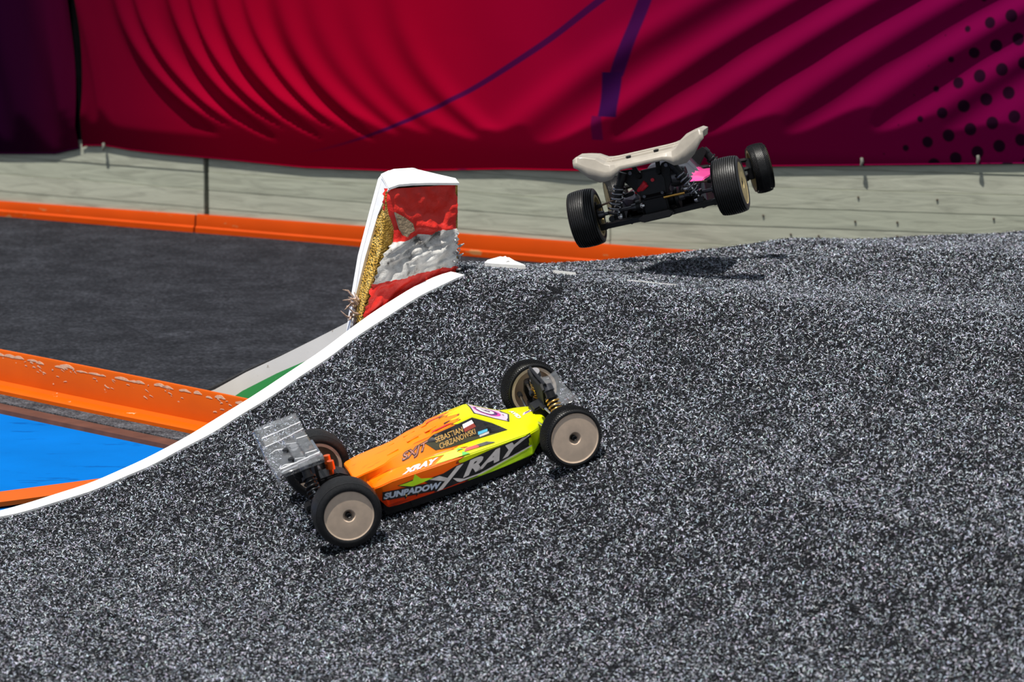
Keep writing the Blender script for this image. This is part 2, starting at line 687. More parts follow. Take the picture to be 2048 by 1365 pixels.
zrows = [0.0, .0475, .0820, .1165, .1525, .188, .215]
k = 0
for (O, D, Nn, s0, s1) in ((WA0, DA, NA, -.9, .4925), (WA0, DA, NA, .5035, 1.385), (WB0, DB, NB, -.012, 1.6)):
    for r in range(len(zrows) - 1):
        z0, z1 = zrows[r] + .0002, zrows[r + 1] - .0002
        off = .0006 * math.sin(k * 2.7)
        mb = MB()
        p = [O + D * s0 + Nn * off, O + D * s1 + Nn * off, O + D * s1 - Nn * .026, O + D * s0 - Nn * .026]
        mb.add([(q[0], q[1], z0) for q in p] + [(q[0], q[1], z1) for q in p],
               [(0, 1, 5, 4), (1, 2, 6, 5), (2, 3, 7, 6), (3, 0, 4, 7), (4, 5, 6, 7), (0, 3, 2, 1)])
        mb.build('plank', WOODS[k % 3], wall_back, bevel=.0006)
        k += 1
# nail heads on the right hand planks
M_NAIL = mat('rusty_nail', (.10, .07, .05), .6, .4, var=.3)
nail_mesh = None
for (s, z) in [(.29, .102), (.455, .097), (.34, .070), (.39, .069), (.53, .098), (.53, .073), (.13, .112), (.70, .11), (.60, .14), (.46, .14)]:
    p = WB0 + DB * s + NB * .0012
    if nail_mesh is None:
        mb = MB()
        mb.lathe([(0, 0), (-.0012, .0012), (-.0008, .0019), (.002, .0019)], 10)
        o = mb.build('nail', M_NAIL, wall_back, smooth=40)
        nail_mesh = o.data
    else:
        o = bpy.data.objects.new('nail', nail_mesh)
        col.objects.link(o)
        o.parent = wall_back
    o.location = (p[0], p[1], z)


# ------------------------------------------------------------------ orange kerbs at the foot of the wall
def kerb(name, s0, s1, h0, h1, label, off=.03):
    mb = MB()
    n = 24
    vs_ = []
    for i in range(n + 1):
        f = i / n
        s = s0 + (s1 - s0) * f
        hh = h0 + (h1 - h0) * f
        wob = .0012 * math.sin(s * 13)
        prof = [(.001, 0), (.001, hh), (.004, hh + .001), (.0065, hh - .003), (.008, .013), (.0115, .010), (.012, 0)]
        for (o_, z) in prof:
            p = WA0 + DA * s + NA * o_
            vs_.append((p[0], p[1], z))
    m_ = 7
    fs = []
    for i in range(n):
        for k in range(m_):
            k2 = (k + 1) % m_
            fs.append((i * m_ + k, i * m_ + k2, (i + 1) * m_ + k2, (i + 1) * m_ + k))
    fs.append(tuple(range(m_)))
    fs.append(tuple(n * m_ + k for k in range(m_))[::-1])
    mb.add(vs_, fs)
    o = mb.build(name, M_ORANGE_FAR, smooth=35)
    tag(o, label, 'kerb', 'orange kerbs along the plank wall')
    return o


kerb('track_kerb', -.85, .475, .020, .033, 'low orange kerb piece at the wall left of the dark plank gap')
kerb('track_kerb', .479, 1.62, .0345, .0430, 'taller orange kerb piece at the wall running right behind the painted block', .034)

# ------------------------------------------------------------------ L-shaped orange rail round the blue infield
RB = np.array([-.753, 6.164])
RD = np.array([.68255, -.73084])
RN = np.array([-.73084, -.68255])


def rail_pt(s, o_, z):
    p = RB + RD * s + RN * o_
    return (p[0], p[1], z)


mb = MB()
prof = [(0, 0), (0, .0095), (-.003, .0112), (-.026, .0112), (-.030, .016), (-.030, .0575), (-.0315, .0610), (-.036, .0610), (-.038, .057), (-.038, 0)]
n = 40
vs_ = []
for i in range(n + 1):
    s = -1.1 + (.62 + 1.1) * i / n
    for (o_, z) in prof:
        vs_.append(rail_pt(s, o_ + .0012 * math.sin(s * 9), z * (1 + .03 * math.sin(s * 5 + 1))))
mm = len(prof)
fs = []
for i in range(n):
    for k in range(mm):
        k2 = (k + 1) % mm
        fs.append((i * mm + k, i * mm + k2, (i + 1) * mm + k2, (i + 1) * mm + k))
fs.append(tuple(range(mm)))
fs.append(tuple(n * mm + k for k in range(mm))[::-1])
mb.add(vs_, fs)
rail = mb.build('kerb_rail', M_ORANGE, smooth=35)
tag(rail, 'scuffed orange L-shaped rail beside the blue floor', 'rail')
# pale scuffs in the plastic along its upper rim (sub-millimetre shavings standing off the face)
M_SCUFF = mat('pale_plastic_scuff', (.72, .44, .27), .6, var=.15, vscale=200)
for i in range(46):
    s = random.uniform(0.02, .56)
    z = .054 - abs(random.gauss(0, .011))
    if z < .02:
        z = .05
    L = random.uniform(.003, .011)
    hgt = random.uniform(.0008, .0022)
    sl = random.uniform(-.5, .3)
    o_ = -.0296 + .0012 * math.sin(s * 9)
    mb = MB()
    mb.add([rail_pt(s, o_, z), rail_pt(s + L, o_, z + sl * L), rail_pt(s + L * .8, o_, z + sl * L + hgt), rail_pt(s + L * .15, o_, z + hgt),
            rail_pt(s + L * .5, o_ + .0002, z + hgt * .5 + sl * L * .5)],
           [(0, 1, 4), (1, 2, 4), (2, 3, 4), (3, 0, 4)])
    mb.build('scuff', M_SCUFF, rail)
# longer rubbed patches along the upper rim
for i in range(22):
    s = -.06 + .62 * (i + random.uniform(-.3, .3)) / 21
    L = random.uniform(.014, .034)
    z = .0535 + random.uniform(-.002, .0015)
    hgt = random.uniform(.0018, .0045)
    o_ = -.0296
    mb = MB()
    pts_ = []
    for k in range(6):
        f = k / 5
        pts_.append((s + L * f, z + random.uniform(-.0006, .0006)))
    for k in range(5, -1, -1):
        f = k / 5
        pts_.append((s + L * f, z + hgt * math.sin(math.pi * min(1, .12 + f * .85)) + random.uniform(0, .0006)))
    n_ = len(pts_)
    mb.add([rail_pt(u_, o_ + .0012 * math.sin(u_ * 9), v_ * (1 + .03 * math.sin(u_ * 5 + 1))) for u_, v_ in pts_] +
           [rail_pt(u_, o_ + .0012 * math.sin(u_ * 9) - .001, v_ * (1 + .03 * math.sin(u_ * 5 + 1))) for u_, v_ in pts_],
           [tuple(range(n_)), tuple(range(2 * n_ - 1, n_ - 1, -1))] + [(k, (k + 1) % n_, n_ + (k + 1) % n_, n_ + k) for k in range(n_)])
    mb.build('scuff', M_SCUFF, rail)
# brown and grey strips in front of the rail
mb = MB()
vs_ = [rail_pt(s, o_, z) for s in (-1.1, .6) for (o_, z) in ((.0, .0045), (.040, .0045), (.040, -.004), (.0, -.004))]
mb.add(vs_, [(0, 1, 5, 4), (1, 2, 6, 5), (2, 3, 7, 6), (3, 0, 4, 7), (0, 3, 2, 1), (4, 5, 6, 7)])
cs = mb.build('carpet_strip', carpet_mat('grey_carpet_offcut', (.02, .022, .028), (.22, .23, .26), 300, .8))
tag(cs, 'thin grey carpet strip in front of the orange rail', 'carpet')
mb = MB()
vs_ = [rail_pt(s, o_, z) for s in (-1.1, .6) for (o_, z) in ((.041, .003), (.072, .003), (.074, -.004), (.041, -.004))]
mb.add(vs_, [(0, 1, 5, 4), (1, 2, 6, 5), (2, 3, 7, 6), (3, 0, 4, 7), (0, 3, 2, 1), (4, 5, 6, 7)])
bs = mb.build('floor_strip', M_BROWN)
tag(bs, 'dark brown strip between the carpet edge and the blue floor', 'strip')
# low orange kerb on the near side of the blue floor, just outside the white stripe
mb = MB()
P0, P1 = Vector((-.78, 5.305, 0)), Vector((-.50, 5.515, 0))
dd = (P1 - P0).normalized()
nn = Vector((-dd.y, dd.x, 0))
sec = [(-.05, 0), (-.05, .006), (.0, .0075), (.012, .006), (.014, 0)]
vs_ = []
for i in range(13):
    f = -0.7 + 1.9 * i / 12
    p = P0.lerp(P1, f)
    for (o_, z) in sec:
        q = p + nn * o_
        vs_.append((q.x, q.y, z))
fs = []
for i in range(12):
    for k in range(5):
        k2 = (k + 1) % 5
        fs.append((i * 5 + k, i * 5 + k2, i * 5 + 5 + k2, i * 5 + 5 + k))
mb.add(vs_, fs + [(0, 1, 2, 3, 4), (64, 63, 62, 61, 60)])
o = mb.build('track_kerb', M_ORANGE, smooth=40)
tag(o, 'flat orange kerb strip next to the white ramp stripe', 'kerb')

# ------------------------------------------------------------------ white and green side board
top = [(-.500, 6.000, .012), (-.421, 5.938, .050), (-.375, 5.905, .080), (-.324, 5.861, .110), (-.272, 5.817, .142), (-.223, 5.774, .173), (-.17, 5.730, .200), (-.13, 5.70, .215)]
M_BOARDW = painted('dirty_white_board', (.50, .49, .47), (.25, .22, .18), rough=.6, scale=40, thr=.66)
M_BOARDG = painted('green_board_paint', (.03, .22, .06), (.14, .26, .14), rough=.5, scale=60, thr=.62)
mb = MB()
bd = Vector((.0, 0.0, 0))
tk = Vector((.006, .0075, 0))
vs_ = []
for i, (x, y, z) in enumerate(top):
    g0 = z - (.023 + .004 * math.sin(i * 2.1)) - (.006 if i < 3 else 0)
    for zz in (z, max(g0, -.002), min(-.002, g0)):
        lean = (z - zz) * .30                       # the board leans back, its foot is nearer
        vs_.append((x - lean * .62, y - lean * .78, zz))
        vs_.append((x + tk.x - lean * .62, y + tk.y - lean * .78, zz))
fs, mi = [], []
for i in range(len(top) - 1):
    a_, b_ = i * 6, i * 6 + 6
    for q, mt in (((a_, b_, b_ + 2, a_ + 2), 0), ((a_ + 2, b_ + 2, b_ + 4, a_ + 4), 1), ((a_ + 1, a_ + 3, b_ + 3, b_ + 1), 0), ((a_ + 3, a_ + 5, b_ + 5, b_ + 3), 0), ((a_, a_ + 1, b_ + 1, b_), 0)):
        fs.append(q)
        mi.append(mt)
mb.v = vs_
mb.f = fs
mb.mi = mi
board = mb.build('side_board', [M_BOARDW, M_BOARDG], recalc=False)
tag(board, 'white and green painted board rising behind the white stripe', 'board')
# black strip added as the shaded gap between lane carpet and board
mb = MB()
vs_ = []
for i, (x, y, z) in enumerate(top[:7]):
    hgt = [.006, .016, .012, .008, .006, .006, .006][i]
    wdt = [.10, .075, .04, .02, .012, .01, .01][i]
    for (o_, zz) in ((.010, 0), (.010, z + hgt * .35), (.016, z + hgt * .6), (.016 + wdt * .5, z * .9 + hgt * .3), (.02 + wdt, 0)):
        vs_.append((x + o_ * .62, y + o_ * .78, zz))
fs = []
for i in range(6):
    for k in range(4):
        fs.append((i * 5 + k, i * 5 + k + 1, i * 5 + 6 + k, i * 5 + 5 + k))
mb.add(vs_, fs)
o = mb.build('gap_strip', mat('black_gap_shade', (.012, .012, .014), .9, var=.4, vscale=200, bump=.5, bscale=300), smooth=50)
tag(o, 'black strip standing in for the shaded gap along the top of the green and white board', 'carpet')

# ------------------------------------------------------------------ the battered red and white block
block = empty('corner_block', WP(.60, -.03, .16))
tag(block, 'battered red and white painted block with torn yellow foam', 'block')
BO = block.location.copy()


def BW(a, b, z):
    return WP(a, b, z) - BO


# painted front: red, white, red bands
m = mat('red_white_block_paint', (.6, .02, .02), .42, spec=.5)
g = N(m)
tc = g.new('ShaderNodeTexCoord')
sep = g.new('ShaderNodeSeparateXYZ')
g.link(tc.outputs['Object'], sep.inputs[0])
ns = g.new('ShaderNodeTexNoise', i_Scale=60.0, i_Detail=5.0)
g.link(tc.outputs['Object'], ns.inputs['Vector'])
zz = g.math('ADD', sep.outputs['Z'], g.math('MULTIPLY', g.math('SUBTRACT', ns.outputs['Fac'], .5), .012))
zz = g.math('ADD', zz, g.math('MULTIPLY', sep.outputs['X'], -.13))
red = g.mix(ns.outputs['Fac'], (.58, .016, .011), (.88, .034, .020))
n3 = g.new('ShaderNodeTexNoise', i_Scale=32.0, i_Detail=6.0, i_Roughness=.7)
g.link(tc.outputs['Object'], n3.inputs['Vector'])
wht = g.ramp(n3.outputs['Fac'], [(.36, (.10, .09, .08)), (.44, (.55, .53, .50)), (.6, (.76, .75, .72))])
isw = g.math('MULTIPLY', g.math('GREATER_THAN', zz, .085), g.math('LESS_THAN', zz, .136))
g.link(g.mix(isw, red, wht), g.b.inputs['Base Color'])
bp = g.new('ShaderNodeBump', i_Strength=.8, i_Distance=.004)
g.link(n3.outputs['Fac'], bp.inputs['Height'])
g.link(bp.outputs['Normal'], g.b.inputs['Normal'])
M_BLOCK = m

m = mat('torn_yellow_foam', (.62, .38, .08), .95, spec=.05)
g = N(m)
tc = g.new('ShaderNodeTexCoord')
vo = g.new('ShaderNodeTexVoronoi', i_Scale=320.0)
n3 = g.new('ShaderNodeTexNoise', i_Scale=70.0, i_Detail=5.0)
g.link(tc.outputs['Object'], vo.inputs['Vector'])
g.link(tc.outputs['Object'], n3.inputs['Vector'])
g.link(g.ramp(n3.outputs['Fac'], [(.30, (.20, .10, .02)), (.48, (.60, .36, .07)), (.7, (.78, .55, .18))]), g.b.inputs['Base Color'])
bp = g.new('ShaderNodeBump', i_Strength=1.0, i_Distance=.004)
g.link(vo.outputs['Distance'], bp.inputs['Height'])
g.link(bp.outputs['Normal'], g.b.inputs['Normal'])
M_FOAM = m

# front face as a wrinkled sheet: grid between left and right border
leftb = [(.566, .170), (.572, .200), (.583, .236), (.597, .268), (.608, .285), (.622, .298), (.6205, .318), (.612, .345), (.6115, .358), (.6138, .3715)]
zs_l = [p[1] for p in leftb]
as_l = [p[0] for p in leftb]
NV, NU = 56, 40
mb = MB()
idx = {}
for j in range(NV + 1):
    f = j / NV
    for i in range(NU + 1):
        u = i / NU
        zl = .168 + (.3715 - .168) * f
        al = float(np.interp(zl, zs_l, as_l)) + .0022 * math.sin(j * 2.3) * (1 if i == 0 else 0)
        ar = .7265 + .003 * math.sin(j * 1.7) * (1 if j < NV * .55 else .2)
        zr = .225 + (.3700 - .225) * f
        a = al + (ar - al) * u
        z = zl + (zr - zl) * u
        q = Vector((u * 4.2, f * 6.0, 0))
        wr = (.0050 * mnoise.noise(q) + .0030 * mnoise.noise(q * 2.7 + Vector((3, 1, 0)))
              + .0040 * math.exp(-((f - .80 + .22 * u) / .025) ** 2) * (u > .35)
              - .006 * math.exp(-((u - .72) / .05) ** 2 - ((f - .60) / .06) ** 2)
              + .0025 * (1 - abs(mnoise.noise(Vector((u * 2.5, f * 16, 4)))) * 3) * (f > .28) * (f < .62))
        curlin = -.012 * max(0, 1 - u / .10) ** 2 * (1 if f > .62 else .25)
        idx[(j, i)] = len(mb.v)
        mb.v.append(tuple(BW(a, -.013 + wr + curlin, z)))
for j in range(NV):
    for i in range(NU):
        mb.f.append((idx[(j, i)], idx[(j, i + 1)], idx[(j + 1, i + 1)], idx[(j + 1, i)]))
        mb.mi.append(0)
skin = mb.build('painted_face', M_BLOCK, block, smooth=80, recalc=False)
skin['label'] = 'cracked red and white painted face'
# foam core
core_n = [(.566, .150), (.572, .200), (.583, .236), (.597, .268), (.606, .295), (.610, .325), (.612, .368), (.724, .366), (.722, .235)]
core_f = [(.5985, .150), (.5985, .200), (.604, .236), (.611, .268), (.620, .295), (.629, .325), (.643, .366), (.768, .360), (.768, .200)]
mb = MB()
ncr = len(core_n)
rowsN = []
for kk in range(9):
    f = kk / 8
    row = []
    for (p, q) in zip(core_n, core_f):
        a = p[0] + (q[0] - p[0]) * f + (random.uniform(-.0025, .0025) if 0 < kk < 8 else 0)
        z = p[1] + (q[1] - p[1]) * f + (random.uniform(-.002, .002) if 0 < kk < 8 else 0)
        row.append(BW(a, -.0185 - (.068 - .0185) * f, z))
    rowsN.append(row)
vs_ = [p for r in rowsN for p in r]
fs = []
for kk in range(8):
    for i in range(ncr):
        i2 = (i + 1) % ncr
        fs.append((kk * ncr + i, kk * ncr + i2, (kk + 1) * ncr + i2, (kk + 1) * ncr + i))
fs.append(tuple(range(ncr)))
fs.append(tuple(8 * ncr + i for i in range(ncr))[::-1])
mb.add(vs_, fs)
core = mb.build('foam_core', M_FOAM, block, smooth=60)
core['label'] = 'torn yellow foam core'
# white painted back board that frames the left side and the top
outer = [(.588, .165), (.5945, .206), (.5975, .222), (.6086, .2742), (.6288, .3352), (.6430, .3770), (.650, .384), (.6689, .3885), (.700, .3880), (.7149, .3815), (.745, .3745), (.7700, .3690), (.770, .19)]
mb = MB()
mb.prism(outer, -.012, lambda u, v, w: BW(u, -.069 + w, v))
mb.build('back_board', M_WHITE, block, bevel=.002)
# folded white top sheet reaching forward over the foam
mb = MB()
vs_ = []
tp = [(.6115, .6425, .3735, .384), (.628, .655, .377, .388), (.650, .675, .3770, .389), (.680, .705, .3755, .386), (.705, .735, .3735, .378), (.7285, .768, .3718, .3695)]
for (an, af, zn, zf) in tp:
    for f in (0, .5, 1):
        vs_.append(BW(an + (af - an) * f, -.010 - .062 * f, zn + (zf - zn) * f))
for (an, af, zn, zf) in tp:
    for f in (0, .5, 1):
        vs_.append(BW(an + (af - an) * f, -.010 - .062 * f, zn + (zf - zn) * f - .003))
fs = []
nt_ = len(tp)
for i in range(nt_ - 1):
    for k in range(2):
        q = (i * 3 + k, i * 3 + k + 1, i * 3 + 4 + k, i * 3 + 3 + k)
        fs.append(q)
        fs.append(tuple(nt_ * 3 + x for x in q[::-1]))
    fs.append((i * 3, (i + 1) * 3, nt_ * 3 + (i + 1) * 3, nt_ * 3 + i * 3))
mb.add(vs_, fs)
mb.build('white_top', M_WHITE, block, smooth=50)
# white flange running down the left side
mb = MB()
fl_o = [(.6430, .3785), (.6288, .3352), (.6086, .2742), (.5975, .2206), (.5945, .206)]
fl_i = [(.6155, .3735), (.6235, .332), (.6085, .276), (.5965, .224), (.5935, .207)]
vs_ = []
for (p, q, bi) in zip(fl_o, fl_i, (-.012, -.050, -.058, -.064, -.066)):
    vs_.append(BW(p[0], -.070, p[1]))
    vs_.append(BW(q[0] - .002, bi, q[1]))
    vs_.append(BW(q[0] + .003, bi, q[1] + .001))
    vs_.append(BW(p[0] + .005, -.070, p[1]))
fs = []
for i in range(len(fl_o) - 1):
    for k in range(4):
        k2 = (k + 1) % 4
        fs.append((i * 4 + k, i * 4 + k2, i * 4 + 4 + k2, i * 4 + 4 + k))
mb.add(vs_, fs + [(0, 1, 2, 3), (19, 18, 17, 16)])
mb.build('white_flange', M_WHITE, block, smooth=40)
# hanging shreds: torn paint flake at the foam edge and a ragged strip low on the left
M_SHRED = mat('ragged_shred', (.42, .30, .24), .8, var=.6, vscale=150, bump=.6, bscale=260)
mb = MB()
for i in range(16):
    a0 = random.uniform(.588, .600)
    z0 = random.uniform(.185, .222)
    p = BW(a0, -.062 + random.uniform(-.01, .01), z0)
    q = p + Vector((random.uniform(-.018, -.002), random.uniform(-.01, .004), random.uniform(-.010, .012)))
    mb.tube([p, p.lerp(q, .5) + Vector((0, 0, random.uniform(-.003, .004))), q], [.0022, .0016, .0005], 5)
mb.build('ragged_shred', M_SHRED, block, smooth=60)['kind'] = 'stuff'
mb = MB()
for i in range(26):
    a0 = .722 + random.uniform(-.003, .010)
    z0 = random.uniform(.245, .312)
    p = BW(a0, -.016, z0)
    q = p + Vector((random.uniform(.0, .008), random.uniform(-.006, .002), random.uniform(-.006, .006)))
    mb.tube([p, q], [.0025, .0008], 5)
mb.build('ragged_edge', mat('frayed_edge', (.45, .44, .45), .8, var=.7, vscale=220), block, smooth=60)['kind'] = 'stuff'
mb = MB()
fl = [(.617, .341), (.632, .333), (.644, .324), (.647, .314), (.640, .311), (.636, .306), (.630, .309), (.624, .318)]
mb.prism(fl, .003, lambda u, v, w: BW(u, -.006 + w + (u - .617) * .12, v))
mb.build('paint_flake', mat('peeled_flake', (.34, .25, .16), .9, var=.5, vscale=120, bump=.8, bscale=300), block)


# ------------------------------------------------------------------ printed banners
def banner_mat(name, left):
    m = mat(name, (.4, .01, .08), .85, spec=.02)
    g = N(m)
    uv = g.new('ShaderNodeAttribute', attribute_name='sheet')
    sep = g.new('ShaderNodeSeparateXYZ')
    g.link(uv.outputs['Vector'], sep.inputs[0])
    u, v = sep.outputs['X'], sep.outputs['Y']     # metres along the banner / height
    if left:
        base = g.ramp(g.math('MULTIPLY', g.math('ADD', u, .30), 1.6), [(.30, (.006, .0006, .014)), (.62, (.020, .0006, .012)), (.85, (.070, .0006, .016))])
        colr = base
    else:
        f = g.math('MULTIPLY', u, .45)
        base = g.ramp(f, [(.08, (.09, .0005, .012)), (.15, (.17, .0005, .016)), (.25, (.34, .0004, .020)), (.30, (.36, .0004, .019)), (.45, (.38, .0004, .020)), (.58, (.33, .0005, .028)), (.72, (.20, .0008, .036)), (.95, (.17, .001, .055))])
        # navy sweep crossing the sheet
        du = g.math('SUBTRACT', u, .83)
        cv = g.math('SUBTRACT', v, g.math('ADD', g.math('ADD', .193, g.math('MULTIPLY', du, .30)), g.math('MULTIPLY', g.math('MULTIPLY', du, du), .42)))
        wid = g.math('ADD', .0035, g.math('MULTIPLY', du, .010))
        line = g.math('MULTIPLY', g.math('SUBTRACT', wid, g.math('ABSOLUTE', cv)), 500.0, True)
        line = g.math('MULTIPLY', line, g.math('MULTIPLY', g.math('ADD', du, .10), 5.0, True))
        line = g.math('MULTIPLY', line, g.math('LESS_THAN', u, 1.45))
        # broad navy brush mark

        def band(z0, z1, s0, sl, hw):
            b_ = g.math('SUBTRACT', u, g.math('ADD', s0, g.math('MULTIPLY', g.math('SUBTRACT', v, z0), sl)))
            b_ = g.math('MULTIPLY', g.math('SUBTRACT', hw, g.math('ABSOLUTE', b_)), 300.0, True)
            return g.math('MULTIPLY', b_, g.math('MULTIPLY', g.math('GREATER_THAN', v, z0), g.math('LESS_THAN', v, z1)))
        dark = g.math('MULTIPLY', line, .85)
        for bb_, st_ in ((band(.345, .60, 1.402, .36, .014), .90), (band(.273, .352, 1.388, .10, .019), .95), (band(.230, .273, 1.368, .0, .012), .6)):
            dark = g.math('MAXIMUM', dark, g.math('MULTIPLY', bb_, st_))
        c1 = g.mix(dark, base, (.012, .004, .060))
        # halftone dots, lower right
        rot = g.new('ShaderNodeMapping')
        rot.inputs['Rotation'].default_value = (0, 0, -.29)
        rot.inputs['Scale'].default_value = (25.0, 23.5, 1)
        g.link(uv.outputs['Vector'], rot.inputs['Vector'])
        fr = g.new('ShaderNodeVectorMath', operation='FRACTION')
        g.link(rot.outputs['Vector'], fr.inputs[0])
        sb = g.new('ShaderNodeVectorMath', operation='SUBTRACT')
        g.link(fr.outputs[0], sb.inputs[0])
        sb.inputs[1].default_value = (.5, .5, 0)
        s2 = g.new('ShaderNodeSeparateXYZ')
        g.link(sb.outputs[0], s2.inputs[0])
        dist = g.math('SQRT', g.math('ADD', g.math('MULTIPLY', s2.outputs['X'], s2.outputs['X']), g.math('MULTIPLY', s2.outputs['Y'], s2.outputs['Y'])))
        grow = g.math('SUBTRACT', g.math('SUBTRACT', u, 1.93), g.math('MULTIPLY', g.math('SUBTRACT', v, .24), .52))
        rad = g.math('MINIMUM', g.math('MULTIPLY', g.math('MAXIMUM', g.math('ADD', grow, .06), 0.0), 3.2), .30)
        dots = g.math('MULTIPLY', g.math('SUBTRACT', rad, dist), 14.0, True)
        colr = g.mix(dots, c1, (.004, .003, .012))
    nz = g.new('ShaderNodeTexNoise', i_Scale=900.0, i_Detail=2.0)
    g.link(uv.outputs['Vector'], nz.inputs['Vector'])
    colr = g.mix(g.math('MULTIPLY', nz.outputs['Fac'], .10), colr, (.30, .004, .05) if not left else (.05, .004, .05))
    g.link(colr, g.b.inputs['Base Color'])
    tl = g.new('ShaderNodeBsdfTranslucent')
    g.link(colr, tl.inputs['Color'])
    mx = g.new('ShaderNodeMixShader')
    mx.inputs[0].default_value = .22
    out = g.nt.nodes['Material Output']
    g.link(g.b.outputs[0], mx.inputs[1])
    g.link(tl.outputs[0], mx.inputs[2])
    g.link(mx.outputs[0], out.inputs['Surface'])
    return m


def wall_xy(s, off):
    """point along the banner line, s metres from the left wall origin; bends where the wall bends"""
    sb = 1.3737
    pa = WA0 + DA * s + NA * off
    pb = WB0 + DB * (s - sb) + NB * off
    w = 1 / (1 + math.exp(-(s - sb) / .04))
    return pa * (1 - w) + pb * w


def gss(x, c, w):
    return math.exp(-((x - c) / w) ** 2)


def fold_depth(s, z):
    d = .016
    # swags: curves that fall steeply on the left and sweep right towards the hem
    top_ = .55
    t = (top_ - z) / .40
    q = s - .33 * max(0, t) ** 3.0 - .05 * max(0, t)           # swag coordinate
    for (c, w, h_) in ((.295, .020, .012), (.345, .016, .013), (.425, .020, .016), (.475, .017, .016), (.545, .024, .018), (.60, .018, .013), (.675, .03, .012), (.75, .035, .008), (.83, .04, .007), (.93, .03, .006)):
        d += 1.3 * h_ * gss(q, c, w)
    # right half: long diagonals falling to the lower left
    q2 = s - 1.15 * (z - .18) - .9 * max(0, z - .18) ** 2
    for (c, w, h_) in ((1.13, .05, .010), (1.28, .04, .013), (1.42, .045, .017), (1.56, .05, .015), (1.70, .05, .017), (1.83, .045, .012), (1.97, .06, .009)):
        d += .95 * h_ * gss(q2, c, w) * min(1, max(0, (s - .95) * 4))
    d += .003 * math.sin(s * 31 + z * 7) * min(1, max(0, (z - .2) * 5))
    # pulled flat towards the hem
    return d


HEM_S = [-.9, -.2, .018, .141, .197, .214, .2626, .322, .40, .522, .728, .928, 1.166, 1.30, 1.46, 1.64, 1.82, 2.13, 2.9]
HEM_Z = [.118, .118, .122, .1296, .143, .1495, .1523, .1472, .1445, .1429, .1385, .1444, .1628, .1690, .1777, .1885, .1957, .2085, .22]


def make_banner(name, s0, s1, ns, left, label):
    mb = MB()
    nz = 84
    sheet = []
    for j in range(nz + 1):
        for i in range(ns + 1):
            s = s0 + (s1 - s0) * i / ns
            hem = float(np.interp(s, HEM_S, HEM_Z))
            v = j / nz
            z = hem + (.56 - hem) * v
            s_ = s
            if left:
                d = .014 + .010 * math.sin(s * 26 + (z - .2) * 4) * (.4 + v) + .012 * gss(s - .12 * (.35 - z), .16, .018) + .006 * math.sin(s * 61 + z * 16)
                # gathered towards its right border
                s_ = s - .016 * (i / ns) ** 4 * (.5 - .5 * math.cos(math.pi * min(1, v * 1.2)))
            else:
                d = fold_depth(s, z)
                # left border pulls away from its neighbour above the tie point
                s_ = s + .012 * gss(s, s0, .05) * (v > .02) * math.sin(min(1, v * 1.4) * math.pi)
                d += .006 * gss(s, .215, .012) * gss(z, .19, .05) + .008 * gss(s - .25 * (.3 - z), .245, .014)
            d = min(d, .004 + .26 * (z - hem))
            p = wall_xy(s_, d)
            mb.v.append((p[0], p[1], z))
            sheet.append((s, z, 0))
    for j in range(nz):
        for i in range(ns):
            k = j * (ns + 1) + i
            mb.f.append((k, k + 1, k + ns + 2, k + ns + 1))
            mb.mi.append(0)
    o = mb.build(name, banner_mat(name + ('_navy' if left else '_crimson'), left), smooth=180, recalc=False)
    at = o.data.attributes.new('sheet', 'FLOAT_VECTOR', 'POINT')
    at.data.foreach_set('vector', [c for p in sheet for c in p])
    tag(o, label, 'banner')
    # rolled hem
    mb = MB()
    pts = []
    for i in range(ns + 1):
        v = mb
        x, y, z = o.data.vertices[i].co
        pts.append((x, y, z + .0012))
    mb.tube(pts, .0016, 6)
    mb.build('hem', o.data.materials[0], o, smooth=80)
    return o


ban_l = make_banner('banner', -.9, .200, 110, True, 'dark purple banner hanging left of the black gap')
ban_r = make_banner('banner', .208, 2.9, 420, False, 'large crimson banner with navy sweep and black dots')
for hname in ban_l.children[:1] + ban_r.children[:1]:
    at = hname.data.attributes.new('sheet', 'FLOAT_VECTOR', 'POINT')
    at.data.foreach_set('vector', [c for v in hname.data.vertices for c in ((.02 if hname.parent == ban_l else max(.3, (v.co.x + .82) * 1.17)), .2, 0)])
mb = MB()
pp = [WA0 + DA * sx - NA * ox for sx, ox in ((.168, -.0022), (.236, -.0022), (.236, .010), (.168, .010))]
mb.add([(q[0], q[1], .158) for q in pp] + [(q[0], q[1], .60) for q in pp], [(0, 1, 5, 4), (1, 2, 6, 5), (2, 3, 7, 6), (3, 0, 4, 7), (4, 5, 6, 7), (0, 3, 2, 1)])
slit_back = mb.build('slit_backing', mat('black_slit_backing', (.0015, .0015, .002), .9, var=.3, spec=.05), bevel=.003)  # added backing behind the banners, keeps the slit dark
tag(slit_back, 'black upright strip added to darken the slit between the two banners', 'strip')
# cord ends / ties under the right hand banner
M_TIE = mat('grey_tie', (.20, .20, .17), .7, var=.3)
for s, dz in ((1.64, .004), (1.84, .004), (2.045, .006), (.2626, -.004)):
    hem = float(np.interp(s, HEM_S, HEM_Z))
    p = wall_xy(s, .009)
    mb = MB()
    mb.tube([(p[0], p[1], hem + dz + .010), (p[0] + .001, p[1] - .003, hem + dz + .004), (p[0] - .001, p[1], hem + dz - .004)], [.003, .0034, .002], 8)
    mb.build('tie', M_TIE, ban_r, smooth=60)


